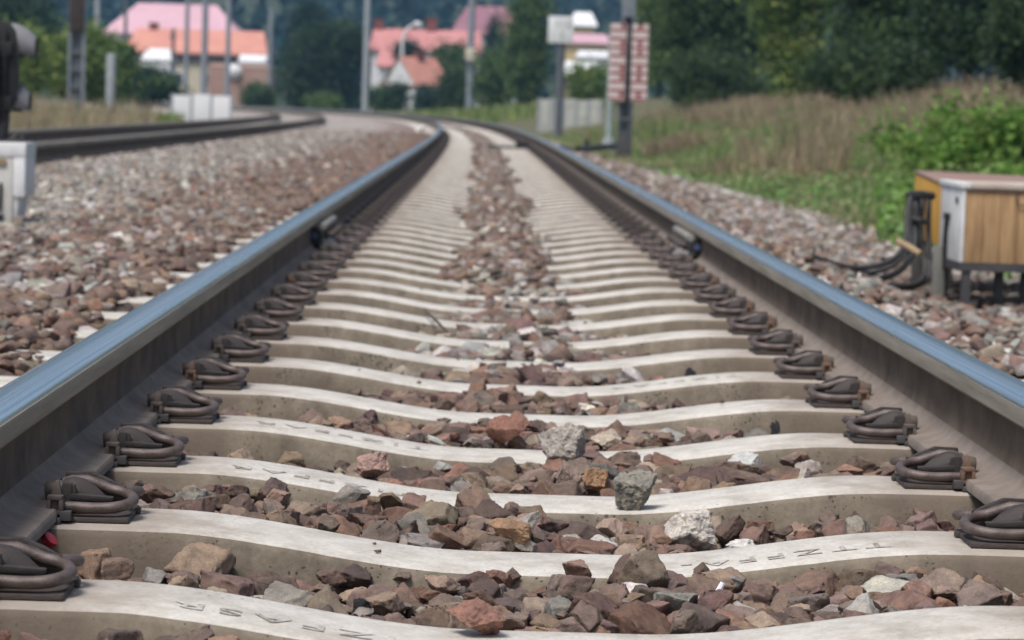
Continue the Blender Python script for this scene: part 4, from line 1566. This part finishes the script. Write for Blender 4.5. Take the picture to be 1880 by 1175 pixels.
house('wide house with a red tiled roof and chimneys behind the middle shrubs', 676, 888, 92, 52, 240, 9, WALLW, REDROOF, hip=0.06, chim=((696, 38, 0.8), (793, 36, 0.9)), windows=3)
house('left wing of the red roofed house with a lower red roof', 690, 742, 120, 62, 232, 6, WALLW, REDROOF, hip=0.5)
house('small white gabled house with an orange roof below the red one', 706, 822, 156, 104, 188, 3.0, WALLW, ORANGEROOF, rz=R(55), chim=((770, 98, 0.55),), over=0.12)
house('distant house with a purple roof above the red one', 826, 962, 62, 8, 330, 12, WALLW, MAUVEROOF, hip=0.45, base=-1)
house('white and yellow gabled house highest on the right', 1046, 1098, 46, 20, 262, 6, WALLY, WALLW, hip=0.4, windows=2)
house('pale yellow house with a pinkish roof below the highest one', 1034, 1124, 78, 60, 246, 6, WALLY, PINKROOF, hip=0.2, windows=3)
house('white house with a flat pale roof between the number plate and the board', 1058, 1128, 104, 92, 226, 5, WALLW, WALLW, hip=0.2)
house('low house with a white roof and a pink wall just above the concrete fence', 1032, 1118, 136, 112, 196, 5, WALLP, WALLW, hip=0.2, windows=2)

# white panels and the pale concrete fence
def panels(name, label, px0, px1, ptop, Y, n, mat, z0=-0.5, post=CONCP):
    a, b = at_y(px0, ptop, Y), at_y(px1, ptop, Y)
    root = empty(name, (a.x, a.y, z0))
    tag(root, label, 'fence')
    w = (b.x - a.x) / n
    for k in range(n):
        h = a.z - z0 + random.uniform(-0.04, 0.04)
        m = MB(); m.box(w * k + 0.05, w * (k + 1) - 0.05, 0.02, 0.08, 0.0, h); m.build('panel', mat, root, bevel=0.008)
    for k in range(n + 1):
        m = MB(); m.box(w * k - 0.05, w * k + 0.05, 0, 0.12, -0.2, a.z - z0 + 0.04); m.build('post', post, root)
    return root


panels('panel_fence', 'low bright white panel fence behind the grey masts on the left', 316, 425, 173, 110, 3, WALLW)
panels('panel_fence', 'pale grey concrete panel fence behind the square number plate', 991, 1104, 182, 88, 5, M('mottled_concrete_fence', (0.50, 0.50, 0.46), (0.33, 0.35, 0.31), rough=0.9, scale=2.2))

# street lamp in front of the red roof
hd_ = at_y(770, 45, 205)
b = Vector((at_y(737, 150, 205).x, hd_.y, -0.6))
root = empty('street_lamp', b)
tag(root, 'white curved street lamp in front of the red tiled roof', 'street lamp')
m = MB(); zl = hd_.z + 0.6; dx = hd_.x - b.x
m.tube([(0, 0, 0), (0, 0, zl - 1.4), (0.12, 0, zl - 0.7), (0.5, 0, zl - 0.2), (dx * 0.7, 0, zl)], [0.13, 0.11, 0.10, 0.09, 0.08], 10)
m.build('pole', WALLW, root)
m = MB(); m.tube([(dx * 0.65, 0, zl), (dx * 0.85, 0, zl + 0.03), (dx * 1.15, 0, zl - 0.05)], [0.1, 0.24, 0.14], 10); m.build('lamp_head', WALLW, root)

# ------------------------------------------------------------------ trees, shrubs, grass
def leaf_quads(C, size, rs, aspect=0.6, up=0.0):
    n = len(C)
    a = rs.normal(size=(n, 3)); a /= np.linalg.norm(a, axis=1)[:, None]
    b = rs.normal(size=(n, 3)); b -= (a * b).sum(1)[:, None] * a; b /= np.linalg.norm(b, axis=1)[:, None]
    s = (size * rs.uniform(0.6, 1.4, n))[:, None]
    a = a * s; b = b * s * aspect
    V = np.stack([C - a, C + b * 0.9, C + a, C - b * 0.9], 1)
    return V.reshape(-1, 3), np.arange(4 * n).reshape(n, 4)


def crown(rs, lobes, n, size, pal, clump=16):
    """leaves in clumps through the outer shell of several uneven lobes"""
    w = np.array([l[3] * l[4] * l[5] for l in lobes]) ** 0.75
    pick = rs.choice(len(lobes), n // clump, p=w / w.sum())
    L = np.array(lobes)[pick]
    d = rs.normal(size=(len(L), 3)); d /= np.linalg.norm(d, axis=1)[:, None]
    r = rs.uniform(0.45, 1.08, len(L)) ** 0.6
    C = L[:, :3] + d * r[:, None] * L[:, 3:6]
    cs = size * 3.2
    P = (C[:, None, :] + rs.normal(size=(len(C), clump, 3)) * cs * rs.uniform(0.5, 1.3, (len(C), 1, 1)) * np.array([1, 1, 0.7])).reshape(-1, 3)
    V, Fc = leaf_quads(P, size, rs)
    pal = np.array(pal)
    col = np.repeat(pal[rs.integers(0, len(pal), len(C))] * rs.uniform(0.7, 1.3, (len(C), 1)), clump, 0) * rs.uniform(0.8, 1.2, (len(P), 1))
    return V, Fc, np.repeat(col, 4, 0)


DARKG = [(0.048, 0.092, 0.04), (0.067, 0.12, 0.048), (0.036, 0.068, 0.04), (0.106, 0.157, 0.054)]
MIDG = [(0.117, 0.208, 0.067), (0.151, 0.233, 0.075), (0.092, 0.167, 0.067), (0.192, 0.25, 0.075)]
YELG = [(0.276, 0.362, 0.078), (0.224, 0.31, 0.078), (0.362, 0.397, 0.121), (0.172, 0.25, 0.069)]
BRIG = [(0.143, 0.286, 0.046), (0.195, 0.351, 0.065), (0.104, 0.208, 0.039), (0.26, 0.377, 0.091)]
BLUEG = [(0.029, 0.068, 0.048), (0.04, 0.086, 0.055), (0.022, 0.053, 0.042)]


def tree(label, px0, px1, ptop, pbot, Y, pal, n=9000, leaf=0.11, seed=1, name='tree', cat='tree', group=None, shape='round', depth=0.8, base=None):
    rs = np.random.default_rng(seed)
    c = (px0 + px1) / 2
    b = at_y(c, pbot, Y)
    zt = at_y(c, ptop, Y).z
    rw = (px1 - px0) / 2 / F * Y
    if base is None: base = float(ground_z(np.array([b.x]), np.array([b.y]))[0])
    zb = min(b.z, zt - 0.3)
    h = zt - zb
    root = empty(name, (b.x, b.y, base))
    tag(root, label, cat, group)
    z0, z1 = zb - base, zt - base
    lobes = []
    if shape == 'cone':
        for k in range(7):
            t = k / 6
            lobes.append((0, 0, z0 + h * (0.08 + 0.86 * t), rw * (1.0 - 0.88 * t), rw * (1.0 - 0.88 * t), h * 0.12))
    else:
        lobes.append((0, 0, z0 + h * 0.5, rw * 0.72, rw * depth * 0.72, h * 0.42))
        for k in range(9):
            a = rs.uniform(0, 2 * math.pi); q = rs.uniform(0.25, 0.62)
            zz = rs.uniform(0.14, 0.84)
            wv = math.sqrt(max(0.1, 1 - (2 * zz - 1) ** 2)) if shape == 'round' else 1.0 - 0.35 * zz
            sr_ = rs.uniform(0.28, 0.45)
            lobes.append((math.cos(a) * q * rw * wv, math.sin(a) * q * rw * depth, z0 + h * zz, rw * sr_, rw * sr_ * depth, h * rs.uniform(0.12, 0.2)))
    V, Fc, Cc = crown(rs, lobes, n, leaf, pal)
    tri_mesh('crown', V, Fc, LEAF, Cc, root)
    m = MB()
    tr_ = max(0.03, rw * 0.06)
    m.tube([(0, 0, -0.3), (tr_ * 0.5, 0, z1 * 0.35), (0, 0, z1 * 0.85)], [tr_ * 1.3, tr_, tr_ * 0.25], 8)
    for k in range(6):
        a = rs.uniform(0, 6.28); zz = z0 + h * rs.uniform(0.1, 0.5)
        zz = max(zz, 0.1)
        m.tube([(0, 0, zz), (math.cos(a) * rw * 0.3, math.sin(a) * rw * 0.3 * depth, zz + h * 0.12), (math.cos(a) * rw * 0.6, math.sin(a) * rw * 0.6 * depth, zz + h * 0.3)], [tr_ * 0.5, tr_ * 0.35, tr_ * 0.12], 6)
    m.build('trunk', STEM, root)
    return root


GR = 'trees on the right bank'
tree('broad dark tree right behind the red and white board', 1185, 1400, -190, 195, 84, DARKG + MIDG[:1], 15000, 0.075, 1, group=GR)
tree('lighter green leafy tree between two darker ones on the right', 1365, 1545, -170, 195, 66, YELG + MIDG[:2], 15000, 0.065, 2, group=GR)
tree('dark thick tree right of the lighter green one', 1500, 1720, -200, 180, 56, DARKG + MIDG[:2], 16000, 0.06, 3, group=GR)
tree('darkest tree near the top right corner', 1650, 1900, -220, 165, 50, DARKG, 16000, 0.055, 4, group=GR)
tree('grey-green leafy tree at the right edge with paler leaves', 1800, 2010, -120, 160, 40, DARKG + [(0.07, 0.11, 0.06)], 12000, 0.05, 5, group=GR)
tree('tall dark tree filling the gap behind the right-hand trees', 1280, 1480, -240, 150, 110, DARKG, 9000, 0.13, 6, group=GR)
tree('green yellowish tree at the right edge of the red and white board, farther back', 1150, 1270, -120, 170, 120, MIDG + YELG[:2], 7000, 0.11, 7, group=GR)
tree('green tree left of the number plate with a dark trunk side', 922, 1010, -60, 218, 142, MIDG + DARKG[:2], 11000, 0.11, 8, depth=1)
tree('rounded green tree behind the far bend, right of the grey mast', 868, 950, 100, 214, 150, MIDG + DARKG[:2], 7000, 0.11, 9)
tree('narrow dark blue-green conifer in front of the purple roof', 888, 926, 24, 120, 235, BLUEG, 5000, 0.12, 10, name='conifer', shape='cone')
tree('green tree covering the right part of the red roof', 786, 880, 72, 170, 205, MIDG + DARKG[:2], 7000, 0.15, 11)
tree('low dark tree between the small white house and the grey mast', 800, 872, 128, 216, 165, MIDG[:1] + DARKG, 6000, 0.11, 12)
tree('dark shrub against the front of the small white house', 756, 812, 158, 214, 172, BLUEG, 4000, 0.10, 13, name='shrub', cat='shrub')
tree('green shrub left of the small white house', 676, 752, 156, 214, 178, MIDG[:2] + BLUEG, 6000, 0.11, 14, name='shrub', cat='shrub')
tree('small dark tree before the left wing of the red roof', 732, 764, 78, 112, 215, BLUEG, 3500, 0.13, 15)
tree('big dark rounded tree in the middle left, behind the second track', 498, 672, 30, 214, 186, BLUEG + DARKG, 26000, 0.13, 16)
tree('dark tree top rising behind the big dark rounded tree', 530, 600, -10, 90, 230, BLUEG, 5000, 0.15, 17)
tree('low green shrub at the foot of the big dark tree', 566, 622, 172, 214, 176, MIDG, 3000, 0.10, 18, name='shrub', cat='shrub')
tree('dark shrub at the right end of the pinkish building', 440, 508, 152, 214, 178, DARKG + MIDG[:1], 4500, 0.10, 19, name='shrub', cat='shrub')
tree('yellow-green bush at the far left behind the signal', -40, 100, 44, 190, 82, YELG + MIDG[:2], 11000, 0.075, 20, name='bush', cat='bush')
tree('yellow-green bush left of the short grey post', 60, 215, 50, 185, 88, YELG + MIDG, 12000, 0.08, 21, name='bush', cat='bush')
tree('darker green bush right of the short grey post', 150, 250, 68, 190, 100, MIDG, 8000, 0.085, 22, name='bush', cat='bush')
tree('low blue-green shrub in front of the white annex', 212, 330, 124, 190, 118, BLUEG + MIDG[:1], 7000, 0.085, 23, name='shrub', cat='shrub')
tree('dark green tree rising behind the yellow-green bushes', -60, 130, -40, 120, 150, BLUEG + MIDG[:1], 9000, 0.13, 24)
tree('bush with olive leaves behind the pale pole and the concrete fence', 1034, 1136, 118, 196, 118, MIDG + YELG[:1], 7000, 0.09, 25, name='bush', cat='bush')
tree('dark bush filling the foot of the right-hand trees', 1200, 1420, 95, 215, 74, DARKG, 10000, 0.06, 27, name='bush', cat='bush')
tree('dark bush under the darkest tree on the right', 1480, 1760, 70, 205, 50, DARKG, 12000, 0.05, 28, name='bush', cat='bush')


def broadleaf(label, px, py, Y, w, h, n, leaf, seed):
    rs = np.random.default_rng(seed)
    b = at_y(px, py, Y)
    gz = float(ground_z(np.array([b.x]), np.array([b.y]))[0])
    root = empty('leafy_plant', (b.x, b.y, gz))
    tag(root, label, 'plant', 'bright leafy plants on the right bank')
    lobes = [(rs.normal(0, w * 0.45), rs.normal(0, w * 0.3), h * rs.uniform(0.3, 0.85), w * 0.4, w * 0.4, h * 0.3) for _ in range(7)]
    V, Fc, Cc = crown(rs, lobes, n, leaf, BRIG, clump=6)
    tri_mesh('leaves', V, Fc, LEAF, Cc, root)
    m = MB()
    for k in range(7):
        a = rs.uniform(0, 6.28)
        m.tube([(0.05 * math.cos(a), 0.05 * math.sin(a), -0.05), (w * 0.3 * math.cos(a), w * 0.2 * math.sin(a), h * 0.5), (w * 0.55 * math.cos(a), w * 0.4 * math.sin(a), h * rs.uniform(0.7, 1))], [0.008, 0.006, 0.003], 5)
    m.build('stems', STEM, root)


broadleaf('tall bright green big-leaved plant farthest left on the right bank', 1745, 232, 27, 0.34, 0.36, 700, 0.040, 1)
broadleaf('bright green big-leaved plant in the middle of the leafy patch', 1800, 246, 26, 0.62, 0.42, 2200, 0.040, 2)
broadleaf('tallest bright green leafy plant at the right edge', 1880, 240, 25, 0.66, 0.62, 2800, 0.040, 3)
broadleaf('yellowish green plant low above the ochre box', 1835, 318, 19, 0.42, 0.22, 1500, 0.022, 4)
broadleaf('dense green plant at the right edge behind the ochre lid', 1895, 300, 20, 0.40, 0.36, 1500, 0.028, 5)


def blades(n, s0, s1, l0, l1, h0, h1, pal, rs, wid=0.004, right=True, seed_heads=False, dens=None):
    s = rs.uniform(s0, s1, n) if dens is None else s0 + (s1 - s0) * rs.random(n) ** dens
    lat = l0(s) + (l1(s) - l0(s)) * rs.random(n)
    if right and h1 > 0.3:                 # none in front of the big-leaved plants
        k = ~((s < 30) & (lat > 0.142 * s))
        s, lat = s[k], lat[k]; n = len(s)
    x, y = tr(s, lat)
    z = ground_z(x, y)
    z = np.maximum(z, np.where(np.abs(lat) < 9, level(s, np.clip(lat, -8, 3.2)) - 0.05, -9)) if right else z
    patch = 0.6 + 0.4 * np.sin(x * 2.1 + 1.3 * np.sin(y * 0.9)) * np.sin(y * 0.7 + x)
    h = (h0 + (h1 - h0) * rs.random(n)) * (0.55 + 0.6 * patch)
    an = rs.uniform(0, 2 * np.pi, n)
    w = wid * (1 + s / 18)
    dx, dy = np.cos(an) * w, np.sin(an) * w
    lx, ly = rs.normal(0, 0.25, n) * h, rs.normal(0, 0.25, n) * h
    P0 = np.stack([x - dx, y - dy, z - 0.02], 1); P1 = np.stack([x + dx, y + dy, z - 0.02], 1)
    P2 = np.stack([x + lx * 0.4 + dx * 0.8, y + ly * 0.4 + dy * 0.8, z + h * 0.6], 1); P3 = np.stack([x + lx * 0.4 - dx * 0.8, y + ly * 0.4 - dy * 0.8, z + h * 0.6], 1)
    P4 = np.stack([x + lx + dx * 0.25, y + ly + dy * 0.25, z + h], 1); P5 = np.stack([x + lx - dx * 0.25, y + ly - dy * 0.25, z + h], 1)
    V = np.stack([P0, P1, P2, P3, P4, P5], 1).reshape(-1, 3)
    i = (np.arange(n) * 6)[:, None, None]
    Fc = (np.array([[0, 1, 2, 3], [3, 2, 4, 5]])[None] + i).reshape(-1, 4)
    pal = np.array(pal)
    col = pal[rs.integers(0, len(pal), n)] * rs.uniform(0.7, 1.3, (n, 1))
    return V, Fc, np.repeat(col, 6, 0)


def cover(n, s0, s1, l0, l1, h, pal, rs, leaf):
    s = s0 + (s1 - s0) * rs.random(n) ** 1.3
    lat = l0(s) + (l1(s) - l0(s)) * rs.random(n)
    x, y = tr(s, lat)
    z = np.maximum(ground_z(x, y), level(s, np.clip(lat, 0, 3.2)) - 0.06)
    bump = h * (0.5 + 0.5 * np.sin(x * 3 + np.sin(y * 1.3) * 2) * np.sin(y * 1.1 + x * 0.7))
    C = np.stack([x, y, z + rs.random(n) * (bump + 0.03)], 1)
    V, Fc = leaf_quads(C, leaf * (1 + s / 25), rs, 0.7)
    pal = np.array(pal)
    hue = (np.sin(x * 1.7 + y * 0.35) + rs.normal(0, 0.8, n)) > 0.2
    col = np.where(hue[:, None], pal[rs.integers(0, len(pal) // 2, n)], pal[rs.integers(len(pal) // 2, len(pal), n)]) * rs.uniform(0.75, 1.25, (n, 1))
    return V, Fc, np.repeat(col, 4, 0)


rs = np.random.default_rng(90)
GRASSP = [(0.227, 0.324, 0.106), (0.292, 0.389, 0.145), (0.179, 0.268, 0.089), (0.373, 0.389, 0.179), (0.454, 0.406, 0.244)]
CLOV = [(0.254, 0.423, 0.135), (0.321, 0.473, 0.186), (0.186, 0.321, 0.101), (0.371, 0.371, 0.186), (0.439, 0.371, 0.236), (0.288, 0.288, 0.135)]
DRY = [(0.442, 0.324, 0.228), (0.58, 0.456, 0.304), (0.344, 0.241, 0.186), (0.482, 0.386, 0.276), (0.304, 0.276, 0.138)]
er = lambda s: edge_right(s)
A = [cover(33000, 7, 60, lambda s: er(s) - 0.15 + 0.12 * np.sin(s * 1.9), lambda s: er(s) + 2.6, 0.14, CLOV, rs, 0.015), cover(20000, 15, 70, lambda s: er(s) + 1.5, lambda s: er(s) + 6.5, 0.32, CLOV, rs, 0.016)]
A.append(cover(5000, 16, 34, lambda s: 0.138 * s, lambda s: 0.20 * s, 0.25, BRIG + CLOV[:2], rs, 0.020))
V, Fc, Cc = join(A)
o = tri_mesh('ground_cover', V, Fc, LEAF, Cc)
tag(o, 'low green clover and weeds along the edge of the right ballast', 'weeds', kind='stuff')
A = [blades(17000, 8, 62, lambda s: er(s) + 0.1, lambda s: er(s) + 3.0, 0.05, 0.20, GRASSP, rs, 0.0028, dens=1.2), blades(16000, 15, 70, lambda s: er(s) + 1.5, lambda s: er(s) + 6.0, 0.15, 0.42, GRASSP, rs, 0.0026, dens=1.2)]
A.append(blades(3000, 40, 75, lambda s: er(s) - 0.3, lambda s: er(s) + 1.5, 0.05, 0.2, GRASSP, rs, 0.004))
V, Fc, Cc = join(A)
o = tri_mesh('grass', V, Fc, LEAF, Cc)
tag(o, 'short green grass on the right bank beside the ballast', 'grass', kind='stuff')
A = [blades(26000, 18, 75, lambda s: er(s) + 1.9 + 0.02 * s + 0.7 * np.sin(s * 0.9), lambda s: er(s) + 6.5 + 0.02 * s, 0.20, 0.62, DRY, rs, 0.0024, dens=1.1)]
for k in range(110):                       # ragged clumps of stalks and weeds
    sc_ = 16 + 50 * rs.random() ** 1.2; lc = float(er(sc_)) + rs.uniform(0.5, 4.6)
    if sc_ < 31 and lc > 0.13 * sc_: continue
    hh = rs.uniform(0.22, 0.66)
    A.append(blades(170, sc_ - 0.35, sc_ + 0.35, lambda s, q=lc: q - 0.3 + 0 * s, lambda s, q=lc: q + 0.3 + 0 * s, hh * 0.35, hh, DRY if rs.random() < 0.6 else GRASSP + BRIG[:1], rs, 0.003))
V, Fc, Cc = join(A)
o = tri_mesh('dry_grass', V, Fc, LEAF, Cc)
tag(o, 'tall dry brown grass below the trees on the right bank', 'dry grass', kind='stuff')
A = [blades(8000, 75, 98, lambda s: -17 + 0 * s, lambda s: -8.2 + 0 * s, 0.15, 0.4, DRY + GRASSP[3:], rs, 0.004, right=False),
     blades(22000, 45, 76, lambda s: -16 + 0 * s, lambda s: -8.2 + 0 * s, 0.35, 1.1, DRY + GRASSP[3:], rs, 0.004, right=False),
     blades(9000, 60, 98, lambda s: -15 + 0 * s, lambda s: -8.6 + 0 * s, 0.3, 0.7, YELG, rs, 0.005, right=False)]
V, Fc, Cc = join(A)
o = tri_mesh('dry_grass', V, Fc, LEAF, Cc)
tag(o, 'tall dry grass and weeds beyond the second track on the left', 'dry grass', kind='stuff')
A = [blades(9000, 120, 215, lambda s: -22 + 0 * s, lambda s: -7.6 + 0 * s, 0.1, 0.3, GRASSP + YELG, rs, 0.006, right=False),
     blades(6000, 110, 215, lambda s: 2.0 + 0 * s, lambda s: 9 + 0 * s, 0.2, 0.6, GRASSP + YELG, rs, 0.006, right=False)]
V, Fc, Cc = join(A)
o = tri_mesh('meadow_grass', V, Fc, LEAF, Cc)
tag(o, 'green grass on both sides of the far bend', 'grass', kind='stuff')

# the wood on the hill: one far mass of crowns
nT = 2600
x = rs.uniform(-190, 210, nT); y = 320 + 560 * rs.random(nT) ** 0.8
z = hill_z(x, y)
parts = []
Vt, Ft, Ct = [], [], []
hgt = rs.uniform(5, 10, nT)
for k in range(nT):
    n = 26
    d = rs.normal(size=(n, 3)); d /= np.linalg.norm(d, axis=1)[:, None]
    con = rs.random() < 0.5
    zz = rs.random(n)
    wv = (1 - 0.85 * zz) if con else np.sqrt(np.clip(1 - (2 * zz - 1) ** 2, 0.1, 1))
    C = np.stack([x[k] + d[:, 0] * wv * hgt[k] * 0.3, y[k] + d[:, 1] * wv * hgt[k] * 0.3, z[k] + hgt[k] * (0.1 + 0.9 * zz)], 1)
    V, Fc = leaf_quads(C, 0.95, rs, 0.8)
    Vt.append(V); Ft.append(Fc + k * n * 4)
    base = np.array([(0.016, 0.056, 0.062), (0.022, 0.066, 0.066), (0.014, 0.044, 0.056)][rs.integers(0, 3)]) * rs.uniform(0.7, 1.4)
    Ct.append(np.repeat(base[None] * rs.uniform(0.75, 1.25, (n, 1)), 4, 0))
o = tri_mesh('hillside_wood', np.concatenate(Vt), np.concatenate(Ft), LEAF, np.concatenate(Ct))
tag(o, 'blue-green wooded hillside rising behind the village', 'wood', kind='stuff')

# ------------------------------------------------------------------ haze
m = MB()
m.box(-900, 900, -60, 1600, -3, 90)
HZ = bpy.data.materials.new('haze')
HZ.use_nodes = True
nt = HZ.node_tree
nt.nodes.remove(nt.nodes['Principled BSDF'])
pv = node(nt, 'ShaderNodeVolumePrincipled')
pv.inputs['Color'].default_value = (0.36, 0.68, 1.0, 1)
pv.inputs['Density'].default_value = 0.0004
pv.inputs['Anisotropy'].default_value = 0.2
nt.links.new(pv.outputs[0], nt.nodes['Material Output'].inputs['Volume'])
o = m.build('haze', HZ)
tag(o, kind='stuff')
